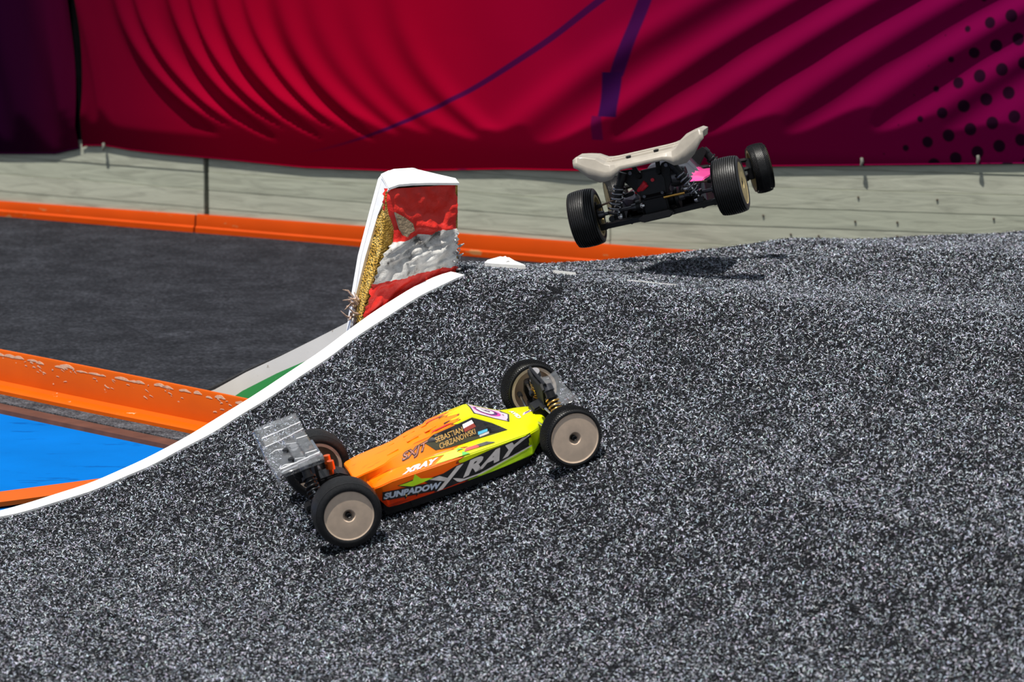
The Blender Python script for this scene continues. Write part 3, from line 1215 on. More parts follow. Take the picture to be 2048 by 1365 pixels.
# ================================================================== radio controlled buggies
def rubber(name, knurl=False):
    m = mat(name, (.012, .012, .013), .42, spec=.50)
    g = N(m)
    tc = g.new('ShaderNodeTexCoord')
    n = g.new('ShaderNodeTexNoise', i_Scale=500.0, i_Detail=3.0)
    g.link(tc.outputs['Object'], n.inputs['Vector'])
    g.link(g.ramp(n.outputs['Fac'], [(.3, (.008, .008, .0085)), (.7, (.018, .018, .0195))]), g.b.inputs['Base Color'])
    bp = g.new('ShaderNodeBump', i_Strength=.25, i_Distance=.001)
    g.link(n.outputs['Fac'], bp.inputs['Height'])
    g.link(bp.outputs['Normal'], g.b.inputs['Normal'])
    return m


M_RUBBER = rubber('black_rubber')
M_BLACK = mat('black_composite', (.006, .006, .007), .40, var=.3, vscale=200, spec=.35)
M_CARBON = mat('carbon_fibre', (.009, .009, .010), .50, var=.5, vscale=900, spec=.3)
M_STEEL = mat('polished_steel', (.62, .62, .64), .22, 1.0, var=.1, vscale=90)
M_ALU = mat('grey_aluminium', (.50, .52, .56), .30, 1.0, var=.1, vscale=90)
M_GOLD = mat('gold_spring_steel', (.75, .42, .10), .28, 1.0, var=.15, vscale=120)
M_ORANGE_ALU = mat('orange_anodised', (.85, .13, .02), .30, .6, var=.1, vscale=80)
M_DISH_N = mat('cream_wheel_plastic', (.66, .51, .39), .75, var=.06, vscale=150, spec=.15)
M_DISH_Y = mat('yellowed_wheel_plastic', (.60, .47, .22), .50, var=.08, vscale=120)
M_RED = mat('red_wire_cover', (.75, .02, .04), .45, var=.15, vscale=100)
M_PINK = mat('fluorescent_pink', (.95, .05, .34), .35, var=.1, vscale=60, coat=.5)
M_MOTOR = mat('motor_can', (.09, .09, .10), .30, .8, var=.3, vscale=100)
M_PURPLE = mat('violet_anodised', (.30, .12, .45), .3, .8, var=.2, vscale=100)


def clear_plastic(name, tint, rough, dens):
    m = bpy.data.materials.new(name)
    m.use_nodes = True
    nt = m.node_tree
    for n in list(nt.nodes):
        if n.type != 'OUTPUT_MATERIAL':
            nt.nodes.remove(n)
    out = nt.nodes['Material Output']
    tr = nt.nodes.new('ShaderNodeBsdfTransparent')
    tr.inputs['Color'].default_value = (*tint, 1)
    gl = nt.nodes.new('ShaderNodeBsdfGlossy')
    gl.inputs['Roughness'].default_value = rough
    df = nt.nodes.new('ShaderNodeBsdfDiffuse')
    df.inputs['Color'].default_value = (.72, .74, .78, 1)
    lw = nt.nodes.new('ShaderNodeLayerWeight')
    lw.inputs['Blend'].default_value = .5
    pw = nt.nodes.new('ShaderNodeMath')
    pw.operation = 'POWER'
    pw.inputs[1].default_value = 5.0
    nt.links.new(lw.outputs['Facing'], pw.inputs[0])
    fr = nt.nodes.new('ShaderNodeMath')
    fr.operation = 'MULTIPLY_ADD'
    fr.inputs[1].default_value = .55
    fr.inputs[2].default_value = .045
    nt.links.new(pw.outputs[0], fr.inputs[0])
    nz = nt.nodes.new('ShaderNodeTexNoise')
    nz.inputs['Scale'].default_value = 90
    tc = nt.nodes.new('ShaderNodeTexCoord')
    nt.links.new(tc.outputs['Object'], nz.inputs['Vector'])
    bp = nt.nodes.new('ShaderNodeBump')
    bp.inputs['Strength'].default_value = .03
    bp.inputs['Distance'].default_value = .002
    nt.links.new(nz.outputs['Fac'], bp.inputs['Height'])
    nt.links.new(bp.outputs['Normal'], gl.inputs['Normal'])
    ml = nt.nodes.new('ShaderNodeMath')
    ml.operation = 'MULTIPLY'
    ml.inputs[1].default_value = dens
    nt.links.new(nz.outputs['Fac'], ml.inputs[0])
    m1 = nt.nodes.new('ShaderNodeMixShader')
    nt.links.new(ml.outputs[0], m1.inputs[0])
    nt.links.new(tr.outputs[0], m1.inputs[1])
    nt.links.new(df.outputs[0], m1.inputs[2])
    m2 = nt.nodes.new('ShaderNodeMixShader')
    nt.links.new(fr.outputs[0], m2.inputs[0])
    nt.links.new(m1.outputs[0], m2.inputs[1])
    nt.links.new(gl.outputs[0], m2.inputs[2])
    nt.links.new(m2.outputs[0], out.inputs['Surface'])
    return m


M_CLEAR = clear_plastic('clear_wing_plastic', (.97, .98, .99), .12, .12)
M_WINGW = mat('dusty_white_wing', (.36, .325, .275), .42, var=.10, vscale=60, bump=.05, bscale=150, coat=.2)


# ---- wheels
def tyre_profile(R, w, ribs, rb=.0285):
    """cross section (y across, r) from inner bead over the tread to outer bead"""
    hw = w / 2
    p = [(-hw * .86, rb), (-hw * .97, rb + .0015), (-hw * 1.02, rb + .004), (-hw * .98, R - .0052), (-hw * .90, R - .0022)]
    n = ribs
    for k in range(n):
        c0 = -hw * .86 + 2 * hw * .86 * k / n
        c1 = -hw * .86 + 2 * hw * .86 * (k + 1) / n
        d = c1 - c0

        def crown(y):
            return R - .0026 * abs(y / hw) ** 2.5
        p += [(c0 + d * .08, crown(c0) - .0022), (c0 + d * .26, crown(c0 + d * .26)), (c0 + d * .74, crown(c0 + d * .74)), (c0 + d * .92, crown(c1) - .0022)]
    p += [(hw * .90, R - .0022), (hw * .98, R - .0052), (hw * 1.02, rb + .004), (hw * .97, rb + .0015), (hw * .86, rb)]
    return p


def pin_tyre(mb, R, w, rows, cols):
    """small raised blocks set in a staggered pattern round the tread"""
    hw = w / 2
    for j in range(rows):
        y = -hw * .78 + 2 * hw * .78 * j / (rows - 1)
        for k in range(cols):
            th = 2 * math.pi * (k + .5 * (j % 2)) / cols
            r0 = R - .0026 * abs(y / hw) ** 2.5 - .0016
            r1 = r0 + .0016
            dy = 2 * hw * .78 / (rows - 1) * .62
            dt = 2 * math.pi / cols * .62
            c = []
            for (r, sc) in ((r0, 1.0), (r1, .75)):
                for (a_, b_) in ((-1, 0), (0, -1), (1, 0), (0, 1)):
                    t = th + a_ * dt / 2 * sc
                    c.append((r * math.cos(t), y + b_ * dy / 2 * sc, r * math.sin(t)))
            mb.add(c, [(4, 5, 6, 7), (0, 1, 5, 4), (1, 2, 6, 5), (2, 3, 7, 6), (3, 0, 4, 7)])


_cache = {}


def wheel(car, loc, R, w, side, kind, dish_m, ribs=10, steer=0.0, spin=0.0):
    """side -1 = right side (outer face towards -y)"""
    key = (R, w, kind, dish_m.name, ribs)
    s = .0295
    if key not in _cache:
        mb = MB()
        # dished outer face and barrel, outer side at -y
        ho = -w / 2 * .90
        prof = [(ho + .006, .0034), (ho + .004, .0052), (ho + .0006, .0066), (ho - .0008, .0078), (ho - .0010, .012), (ho - .0009, .020), (ho - .0006, .0280), (ho - .0006, .0290), (ho - .0014, .0302),
                (ho + .0005, .0306), (ho + .003, .0298), (ho + .0035, .0275), (w / 2 * .88, .0275), (w / 2 * .90, .0300), (w / 2 * .96, .0300), (w / 2 * .96, .0262), (ho + .009, .0255), (ho + .0045, .018), (ho + .006, .0034)]
        mb.lathe(prof, 64)
        rim = mb.build('wheel', dish_m, smooth=40)
        mb = MB()
        if kind == 'ribs':
            mb.lathe(tyre_profile(R, w, ribs), 88)
        else:
            mb.lathe(tyre_profile(R - .0014, w, 1), 72)
            pin_tyre(mb, R, w, 15 if kind == 'pins' else 13, 76)
        ty = mb.build('tyre', M_RUBBER, rim, smooth=38)
        mb = MB()
        mb.lathe([(ho + .007, 0), (ho + .001, 0), (ho + .001, .0012), (ho - .0006, .0026), (ho - .0002, .0034), (ho + .008, .0036)], 6)
        nut = mb.build('wheel_nut', M_BLACK, rim, smooth=20)
        _cache[key] = (rim, ty, nut)
    else:
        a = _cache[key]
        rim = a[0].copy()
        col.objects.link(rim)
        for q in a[1:]:
            o = q.copy()
            col.objects.link(o)
            o.parent = rim
    rim.parent = car
    rim.location = loc
    rz = steer + (math.pi if side > 0 else 0)
    rim.rotation_euler = (0, 0, rz)
    return rim


# ---- body shell
def rows(*r):
    return r


BODY = [  # x, six (half width, height) stations from sill to centre line
    (-.1150, ((.026, .034), (.028, .036), (.030, .038), (.0325, .043), (.0325, .0515), (0, .0545))),
    (-.1130, ((.026, .033), (.028, .036), (.031, .039), (.0345, .044), (.0345, .0530), (0, .0565))),
    (-.1000, ((.036, .030), (.042, .036), (.038, .040), (.0350, .0440), (.0365, .0550), (0, .0585))),
    (-.0960, ((.052, .026), (.057, .040), (.046, .0420), (.0350, .0450), (.0370, .0555), (0, .0592))),
    (-.0880, ((.0590, .0125), (.0605, .0415), (.0480, .0445), (.0355, .0460), (.0370, .0560), (0, .0600))),
    (-.0740, ((.0600, .0115), (.0605, .0430), (.0490, .0475), (.0370, .0485), (.0355, .0575), (0, .0615))),
    (-.0640, ((.0600, .0112), (.0605, .0430), (.0490, .0482), (.0385, .0492), (.0300, .0595), (0, .0625))),
    (-.0500, ((.0600, .0110), (.0600, .0425), (.0485, .0485), (.0390, .0495), (.0285, .0615), (0, .0645))),
    (-.0300, ((.0600, .0108), (.0595, .0420), (.0475, .0488), (.0405, .0500), (.0275, .0665), (0, .0700))),
    (-.0085, ((.0600, .0106), (.0590, .0415), (.0465, .0486), (.0415, .0500), (.0270, .0690), (0, .0725))),
    (-.0045, ((.0600, .0106), (.0590, .0415), (.0465, .0486), (.0415, .0500), (.0268, .0718), (0, .0752))),
    (.0200, ((.0595, .0107), (.0585, .0412), (.0460, .0484), (.0415, .0495), (.0262, .0742), (0, .0775))),
    (.0470, ((.0590, .0110), (.0580, .0408), (.0455, .0478), (.0410, .0488), (.0250, .0755), (0, .0785))),
    (.0520, ((.0588, .0112), (.0578, .0406), (.0453, .0476), (.0405, .0484), (.0255, .0730), (0, .0752))),
    (.0700, ((.0580, .0118), (.0572, .0403), (.0448, .0468), (.0395, .0474), (.0285, .0610), (0, .0625))),
    (.0860, ((.0570, .0125), (.0566, .0400), (.0440, .0455), (.0375, .0460), (.0300, .0515), (0, .0525))),
    (.0985, ((.0555, .0130), (.0560, .0395), (.0430, .0445), (.0360, .0452), (.0295, .0490), (0, .0505))),
    (.1035, ((.0500, .0160), (.0535, .0390), (.0420, .0438), (.0350, .0446), (.0290, .0485), (0, .0500))),
    (.1180, ((.0300, .0200), (.0360, .0350), (.0340, .0395), (.0310, .0420), (.0265, .0460), (0, .0478))),
    (.1275, ((.0230, .0240), (.0280, .0340), (.0275, .0375), (.0260, .0395), (.0235, .0430), (0, .0450))),
    (.1305, ((.0210, .0270), (.0240, .0335), (.0235, .0355), (.0225, .0370), (.0205, .0390), (0, .0405))),
]


def body_mesh():
    mb = MB()
    prev = None
    for (x, st) in BODY:
        ring = [(x, -y, z) for (y, z) in st] + [(x, y, z) for (y, z) in st[:-1][::-1]]
        b0 = len(mb.v)
        mb.v += ring
        if prev is not None:
            for k in range(10):
                mb.f.append((prev + k, prev + k + 1, b0 + k + 1, b0 + k))
                mb.mi.append(0)
        prev = b0
    mb.f.append(tuple(range(11)))
    mb.f.append(tuple(prev + k for k in range(11))[::-1])
    mb.mi += [0, 0]
    return mb


_bt = body_mesh()
BODY_BVH = BVHTree.FromPolygons([Vector(p) for p in _bt.v], _bt.f)


def decal_from_bm(name, bm, m, parent, mode, off=.0005):
    """lay flat artwork (x,z seen from the right side, or x,y seen from above) on the shell"""
    for _ in range(3):
        ed = [e for e in bm.edges if e.calc_length() > .006]
        if not ed:
            break
        bmesh.ops.subdivide_edges(bm, edges=ed, cuts=1)
        bmesh.ops.triangulate(bm, faces=bm.faces[:])
    for v in bm.verts:
        p = v.co.copy()
        if mode == 'side':
            hit = BODY_BVH.ray_cast(Vector((p.x, -.3, p.y)), Vector((0, 1, 0)))
            if hit[0] is None:
                v.co = Vector((p.x, -.058, p.y))
            else:
                v.co = hit[0] + hit[1] * (off if hit[1].y < 0 else -off)
        else:
            hit = BODY_BVH.ray_cast(Vector((p.x, p.y, .3)), Vector((0, 0, -1)))
            if hit[0] is None:
                v.co = Vector((p.x, p.y, .05))
            else:
                v.co = hit[0] + hit[1] * (off if hit[1].z > 0 else -off)
    me = bpy.data.meshes.new(name)
    bm.to_mesh(me)
    bm.free()
    me.materials.append(m)
    o = bpy.data.objects.new(name, me)
    col.objects.link(o)
    o.parent = parent
    return o


def decal_poly(name, polys, m, parent, mode='side', off=.0005):
    if len(polys) > 1:
        return [decal_poly(name, [p], m, parent, mode, off) for p in polys]
    bm = bmesh.new()
    for poly in polys:
        vs_ = [bm.verts.new((u, v, 0)) for u, v in poly]
        bm.faces.new(vs_)
    bmesh.ops.triangulate(bm, faces=bm.faces[:])
    return decal_from_bm(name, bm, m, parent, mode, off)


def decal_text(name, txt, m, parent, fn, mode='side', off=.0009, shear=0.0, bold=0.0, spacing=1.0):
    """fn maps normalised text space (0..1, 0..1) to artwork coordinates"""
    cu = bpy.data.curves.new('txt', 'FONT')
    cu.body = txt
    cu.size = 1.0
    cu.shear = shear
    cu.offset = bold
    cu.space_character = spacing
    cu.resolution_u = 3
    to = bpy.data.objects.new('txt', cu)
    col.objects.link(to)
    bpy.context.view_layer.update()
    me = bpy.data.meshes.new_from_object(to.evaluated_get(bpy.context.evaluated_depsgraph_get()))
    bpy.data.objects.remove(to)
    bpy.data.curves.remove(cu)
    bm = bmesh.new()
    bm.from_mesh(me)
    bpy.data.meshes.remove(me)
    xs = [v.co.x for v in bm.verts]
    ys = [v.co.y for v in bm.verts]
    x0, x1, y0, y1 = min(xs), max(xs), min(ys), max(ys)
    for v in bm.verts:
        u, w_ = (v.co.x - x0) / (x1 - x0), (v.co.y - y0) / (y1 - y0)
        a, b = fn(u, w_)
        v.co = Vector((a, b, 0))
    bmesh.ops.triangulate(bm, faces=bm.faces[:])
    return decal_from_bm(name, bm, m, parent, mode, off)


def quad_map(p00, p10, p01, p11):
    def f(u, v):
        a = [p00[i] * (1 - u) * (1 - v) + p10[i] * u * (1 - v) + p01[i] * (1 - u) * v + p11[i] * u * v for i in (0, 1)]
        return a[0], a[1]
    return f


# ---- wing (rear outline measured on both cars)
def make_wing(name, m, parent, dz=0.0, ear=1.0, span=1.0):
    hs = [0, .030, .0365, .0445, .0520, .0625, .0760, .0880, .0935]
    ztop_r = [.1090, .1090, .1090, .1092, .1120, .1120 + .0095 * ear, .1120 + .0150 * ear, .1120 + .0180 * ear, .1120 + .0150 * ear]
    ztop_f = [.1165, .1165, .1165, .1170, .1185, .1190 + .006 * ear, .1200 + .0085 * ear, .1200 + .0105 * ear, .1200 + .0075 * ear]
    zlow = [.0995, .0995, .0960, .0895, .0885, .0890, .0985, .1130, .1170]
    ys = [-h * span for h in hs[::-1]] + [h * span for h in hs[1:]]
    idx = list(range(len(hs)))[::-1] + list(range(1, len(hs)))
    xs = [-.146, -.152, -.160, -.1615, -.174, -.1755, -.188, -.197]
    mb = MB()
    ncol = len(xs) + 2
    vs_ = []
    for y, k in zip(ys, idx):
        cen = 1.0 if hs[k] < .047 else 0.0
        for i, x in enumerate(xs):
            f = i / (len(xs) - 1)
            z = ztop_f[k] + (ztop_r[k] - ztop_f[k]) * f
            # two steps pressed along the middle section
            if cen:
                z += {0: 0, 1: .0012, 2: .0026, 3: -.0012, 4: .0024, 5: -.0016, 6: .0016, 7: 0}[i]
            vs_.append((x, y, z + dz))
        zl = zlow[k] if ear >= .99 else ztop_r[k] - (ztop_r[k] - zlow[k]) * .62
        vs_.append((-.2015, y, (ztop_r[k] + zl) / 2 + .001 + dz))
        vs_.append((-.2035, y, zl + dz))
    nr = len(ys)
    fs = []
    for j in range(nr - 1):
        for i in range(ncol - 1):
            fs.append((j * ncol + i, j * ncol + i + 1, (j + 1) * ncol + i + 1, (j + 1) * ncol + i))
    # end plates
    for s, j in ((-1, 0), (1, nr - 1)):
        base = len(vs_)
        y = ys[j]
        pl = [vs_[j * ncol + i] for i in range(len(xs))]
        lo = [(p[0], y - s * .003, p[2] - (.009 if ear >= .99 else .005)) for p in pl]
        vs_ += lo
        for i in range(len(xs) - 1):
            fs.append((j * ncol + i, j * ncol + i + 1, base + i + 1, base + i))
    mb.add(vs_, fs)
    o = mb.build(name, m, parent, smooth=9, recalc=True)
    bv = o.modifiers.new('soft_creases', 'BEVEL')
    bv.width = .0016
    bv.segments = 3
    bv.limit_method = 'ANGLE'
    bv.angle_limit = math.radians(9)
    sm = o.modifiers.new('thickness', 'SOLIDIFY')
    sm.thickness = .0009
    sm.offset = 0
    return o


# ---- running gear
def shock(car, top, bot, spring_m, body_r=.0058, spring_r=.0078, turns=6, wire=.0011, cap_m=None, coil_from=.30):
    top, bot = Vector(top), Vector(bot)
    d = (bot - top)
    mb = MB()
    mb.tube([top, top + d * .04, top + d * .05, top + d * .50, top + d * .52], [body_r * .75, body_r * .9, body_r, body_r, body_r * .6], 14)
    o = mb.build('shock_absorber', M_BLACK, car, smooth=40)
    mb = MB()
    mb.tube([top - d * .06, top + d * .10], [body_r * 1.05, body_r * 1.22], 14)
    mb.build('shock_cap', cap_m or M_BLACK, o, smooth=40)
    mb = MB()
    mb.tube([top + d * .5, top + d * .93], .0016, 8)
    mb.build('piston_rod', M_STEEL, o, smooth=40)
    mb = MB()
    mb.helix(top + d * coil_from, top + d * .86, spring_r, wire, turns)
    mb.build('spring', spring_m, o, smooth=60)
    mb = MB()
    mb.tube([top + d * (coil_from - .05), top + d * coil_from], spring_r * 1.08, 16)
    mb.build('spring_collar', M_BLACK, o, smooth=40)
    mb = MB()
    mb.tube([top + d * .86, top + d * .90], spring_r * 1.05, 16)
    mb.build('spring_collar', M_BLACK, o, smooth=40)
    mb = MB()
    mb.tube([bot - Vector((.005, 0, 0)), bot + Vector((.005, 0, 0))], .0042, 12)
    mb.build('rod_end', M_BLACK, o, smooth=40)
    return o


def link(car, name, p0, p1, r, m, end_m=None):
    mb = MB()
    p0, p1 = Vector(p0), Vector(p1)
    mb.tube([p0, p1], r, 8)
    o = mb.build(name, m, car, smooth=40)
    d = (p1 - p0).normalized()
    for a, s in ((p0, 1), (p1, -1)):
        mb = MB()
        mb.tube([a - d * s * .003, a, a + d * s * .010, a + d * s * .012], [.0022, .0033, .0030, .0022], 8)
        mb.build('ball_cup', end_m or M_BLACK, o, smooth=40)
    return o


def wishbone(car, x_in, x_out, y_in, y_out, z_in, z_out, s, name='suspension_arm'):
    """open A-frame arm on side s (+1 left)"""
    mb = MB()
    A = [(x_in - .017, y_in, z_in), (x_in + .017, y_in, z_in)]
    B = [(x_out - .009, y_out, z_out), (x_out + .009, y_out, z_out)]
    for a, b in zip(A, B):
        mb.bar((a[0], s * a[1], a[2]), (b[0], s * b[1], b[2]), .006, .007)
    mb.bar((A[0][0], s * y_in, z_in), (A[1][0], s * y_in, z_in), .007, .008)
    mb.bar((B[0][0] - .002, s * y_out, z_out), (B[1][0] + .002, s * y_out, z_out), .010, .009)
    for f in (.38, .68):
        pa = Vector(A[0]).lerp(Vector(B[0]), f)
        pb = Vector(A[1]).lerp(Vector(B[1]), f)
        mb.bar((pa.x, s * pa.y, pa.z), (pb.x, s * pb.y, pb.z), .004, .005)
    mb.bar((A[0][0], s * y_in, z_in), (B[1][0], s * y_out, z_out), .0035, .004)
    return mb.build(name, M_BLACK, car, bevel=.0008)


def running_gear(car, near):
    # chassis pan with kicked-up front and waisted outline
    half = [(-.128, .014), (-.112, .026), (-.098, .050), (-.060, .058), (.060, .056), (.096, .048), (.112, .026), (.135, .020)]
    poly = [(x, -y) for x, y in half] + [(x, y) for x, y in half[::-1]]
    mb = MB()
    mb.prism(poly, .0025, lambda u, v, w: (u, v, (.0075 if near else .020) + w + max(0, u - .09) * .25))
    mb.build('chassis_plate', M_CARBON, car, bevel=.0006)
    zc = .009 if near else .022
    # side guards
    for s in (-1, 1):
        mb = MB()
        pts = [(-.092, s * .052, zc), (-.06, s * .058, zc), (.06, s * .056, zc), (.094, s * .048, zc)]
        for a, b in zip(pts[:-1], pts[1:]):
            mb.bar(a, b, .003, .014)
        mb.build('side_guard', M_BLACK, car, bevel=.0005)
    # rear gearbox with ribs
    mb = MB()
    mb.prism([(-.162, .022), (-.118, .020), (-.116, .052), (-.128, .060), (-.152, .060), (-.164, .050)], .034, lambda u, v, w: (u, w - .017, v))
    gb = mb.build('gearbox', M_BLACK, car, bevel=.002)
    for s in (-1, 1):
        mb = MB()
        mb.lathe([(0, 0), (0, .0155), (.004, .0155), (.006, .012), (.008, .009), (.014, .0085), (.014, 0)], 24, (-.141, s * .017 if s > 0 else -.017 - .014, .041))
        mb.build('diff_cover', M_BLACK, gb, smooth=40)
    for (y, z) in ((-.013, .027), (.013, .027), (-.013, .054), (.013, .054)):
        mb = MB()
        mb.tube([(-.1655, y, z), (-.160, y, z)], .0022, 8)
        mb.build('screw', M_MOTOR, gb, smooth=40)
    # rear bumper plate below the gearbox
    mb = MB()
    mb.prism([(-.020, .020), (.020, .020), (.026, .026), (.018, .030), (-.018, .030), (-.026, .026)], .022, lambda u, v, w: ((-.178 if near else -.186) + w, u * (.6 if near else 1), v))
    mb.build('rear_bumper', M_BLACK, car, bevel=.0015)
    # rear shock tower
    tw = [(-.044, .088), (-.038, .096), (-.020, .094), (-.014, .086), (.014, .086), (.020, .094), (.038, .096), (.044, .088), (.030, .070), (.018, .052), (-.018, .052), (-.030, .070)]
    mb = MB()
    mb.prism(tw, .004, lambda u, v, w: (-.156 + w, u, v))
    tower = mb.build('rear_shock_tower', M_CARBON, car, bevel=.0006)
    for y in (-.036, .036, -.026, .026):
        mb = MB()
        mb.tube([(-.160, y, .090), (-.149, y, .090)], .0028, 8)
        mb.build('tower_screw', M_MOTOR, tower, smooth=40)
    # front bulkhead and tower
    mb = MB()
    mb.prism([(.110, .014), (.158, .022), (.156, .048), (.140, .056), (.120, .052)], .030, lambda u, v, w: (u, w - .015, v))
    mb.build('front_bulkhead', M_BLACK, car, bevel=.002)
    tw = [(-.040, .080), (-.034, .087), (-.018, .082), (.018, .082), (.034, .087), (.040, .080), (.026, .064), (.016, .046), (-.016, .046), (-.026, .064)]
    mb = MB()
    mb.prism(tw, .004, lambda u, v, w: (.134 + w, u, v))
    mb.build('front_shock_tower', M_CARBON, car, bevel=.0006)
    mb = MB()
    mb.prism([(.150, -.024), (.172, -.020), (.178, -.010), (.178, .010), (.172, .020), (.150, .024)], .007, lambda u, v, w: (u, v, .016 + w))
    mb.build('front_bumper', M_BLACK, car, bevel=.002)
    spm_f = M_GOLD if near else M_BLACK
    spm_r = M_BLACK if near else mat('dark_chrome_spring', (.26, .26, .28), .20, .95, var=.1)
    zd = 0 if near else -.006
    for s in (-1, 1):
        wishbone(car, -.141, -.141, .020, .082, .024, .030 + zd, s)
        wishbone(car, .138, .141, .018, .084, .022, .028, s)
        # rear
        shock(car, (-.166, s * .036, .090), (-.166, s * .064, .040 + zd), spm_r, spring_r=.0080, wire=.0016 if not near else .0012, turns=5 if not near else 6,
              cap_m=None if not near else M_MOTOR)
        link(car, 'camber_link', (-.160, s * .030, .062), (-.152, s * .088, .056 + zd * .5), .0015, M_STEEL if near else mat('bronze_turnbuckle', (.20, .13, .09), .35, .8, var=.2))
        mb = MB()
        mb.tube([(-.141, s * .028, .041), (-.141, s * .085, .041)], .0026, 10)
        mb.tube([(-.141, s * .026, .041), (-.141, s * .038, .041)], [.0058, .0048], 12)
        mb.tube([(-.141, s * .078, .041), (-.141, s * .088, .041)], [.0050, .0062], 12)
        mb.build('drive_shaft', M_STEEL if near else M_MOTOR, car, smooth=40)
        # hub carriers
        for (x, yy, z, rr) in ((-.141, .086, .041, .020), (.141, .090, .0375, .018)):
            mb = MB()
            mb.prism([(-.008, -.013), (.008, -.013), (.010, .006), (.004, rr), (-.006, rr), (-.010, .004)], .009, lambda u, v, w: (x + u, s * (yy + w), z + v))
            h_ = mb.build('hub_carrier', M_BLACK, car, bevel=.0012)
            mb = MB()
            mb.tube([(x, s * (yy + .002), z), (x, s * (yy + .016), z)], .0060, 14)
            mb.build('wheel_hex', M_ALU, h_, smooth=40)
        # front
        shock(car, (.142, s * .034, .080), (.142, s * .060, .036), spm_f, turns=6, spring_r=.0074, cap_m=M_MOTOR if near else None)
        link(car, 'camber_link', (.130, s * .026, .058), (.136, s * .090, .054), .0015, M_STEEL)
        link(car, 'steering_link', (.118, s * .012, .040), (.124, s * .092, .042), .0015, M_STEEL)
        # wing posts
        mb = MB()
        mb.bar((-.160, s * .014, .082), (-.176, s * .020, .113 + (-.016 if near else 0)), .006, .004, (1, 0, 0))
        mb.tube([(-.152, s * .014, .080), (-.166, s * .014, .084)], .0034, 8)
        mb.build('wing_post', M_BLACK, car, bevel=.0006)
    # motor and battery under the shell
    mb = MB()
    mb.lathe([(-.026, 0), (-.026, .015), (-.024, .0175), (.022, .0175), (.024, .014), (.024, 0)], 28, (-.095, .004, .034))
    mb.build('motor', M_MOTOR, car, smooth=40)


def place(car, M, t):
    M4 = Matrix.Identity(4)
    for i in range(3):
        for j in range(3):
            M4[i][j] = M[i][j]
        M4[i][3] = t[i]
    car.matrix_world = M4


# ------------------------------------------------------------------ orange and yellow buggy on the ramp
car = empty('radio_controlled_buggy')
tag(car, 'orange and yellow radio controlled buggy driving up the ramp', 'toy car', 'racing buggies')
place(car, [[0.93549, -0.21862, -0.27760], [0.18001, 0.97089, -0.15802], [0.30407, 0.09786, 0.94761]], (-0.0753, 5.0641, 0.0890))
running_gear(car, True)
RR, RF = .0412, .0372
wheel(car, (-.141, -.104, .041), RR, .038, -1, 'ribs', M_DISH_N, 12)
wheel(car, (-.141, .104, .041), RR, .038, 1, 'ribs', M_DISH_N, 12)
wheel(car, (.141, -.108, .0375), RF, .027, -1, 'pins', M_DISH_N, 1, math.radians(10))
wheel(car, (.141, .108, .0375), RF, .027, 1, 'pins', M_DISH_N, 1, math.radians(10))

m = mat('orange_yellow_livery', (1, .3, 0), .40, coat=.18, spec=.25)
g = N(m)
tc = g.new('ShaderNodeTexCoord')
sp = g.new('ShaderNodeSeparateXYZ')
g.link(tc.outputs['Object'], sp.inputs[0])
mp = g.new('ShaderNodeMapping')
mp.inputs['Scale'].default_value = (4, 95, 95)
g.link(tc.outputs['Object'], mp.inputs['Vector'])
nz = g.new('ShaderNodeTexNoise', i_Scale=1.6, i_Detail=1.0)
g.link(mp.outputs['Vector'], nz.inputs['Vector'])
edge = g.math('ADD', sp.outputs['X'], g.math('MULTIPLY', g.math('SUBTRACT', nz.outputs['Fac'], .5), .085))
edge = g.math('ADD', edge, g.math('MULTIPLY', g.math('SUBTRACT', sp.outputs['Z'], .05), -.25))
yel = g.math('GREATER_THAN', edge, .020)
drk = g.math('MULTIPLY', g.math('GREATER_THAN', edge, .0165), g.math('LESS_THAN', edge, .0205))
nz2 = g.new('ShaderNodeTexNoise', i_Scale=2.2, i_Detail=1.0)
mp2 = g.new('ShaderNodeMapping')
mp2.inputs['Scale'].default_value = (5, 120, 120)
mp2.inputs['Location'].default_value = (3, 7, 1)
g.link(tc.outputs['Object'], mp2.inputs['Vector'])
g.link(mp2.outputs['Vector'], nz2.inputs['Vector'])
streak = g.math('MULTIPLY', g.math('SUBTRACT', nz2.outputs['Fac'], .66), 18.0, True)
orange = g.mix(g.math('MULTIPLY', g.math('SUBTRACT', sp.outputs['Z'], .020), 32.0, True), (.95, .050, .001), (1.0, .22, .001))  # redder low down: sunlit top and shaded flank put into the colour
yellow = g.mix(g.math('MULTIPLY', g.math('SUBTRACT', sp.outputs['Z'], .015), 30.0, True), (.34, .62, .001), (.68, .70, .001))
orange = g.mix(g.math('MULTIPLY', streak, .6), orange, (.25, .008, .0))
c = g.mix(yel, orange, yellow)
c = g.mix(g.math('MULTIPLY', drk, .8), c, (.12, .01, .01))
g.link(c, g.b.inputs['Base Color'])
shell = body_mesh().build('body_shell', m, car, bevel=.0016)
smooth_by_angle(shell.data, 40)
shell['label'] = 'glossy orange to yellow painted body shell'

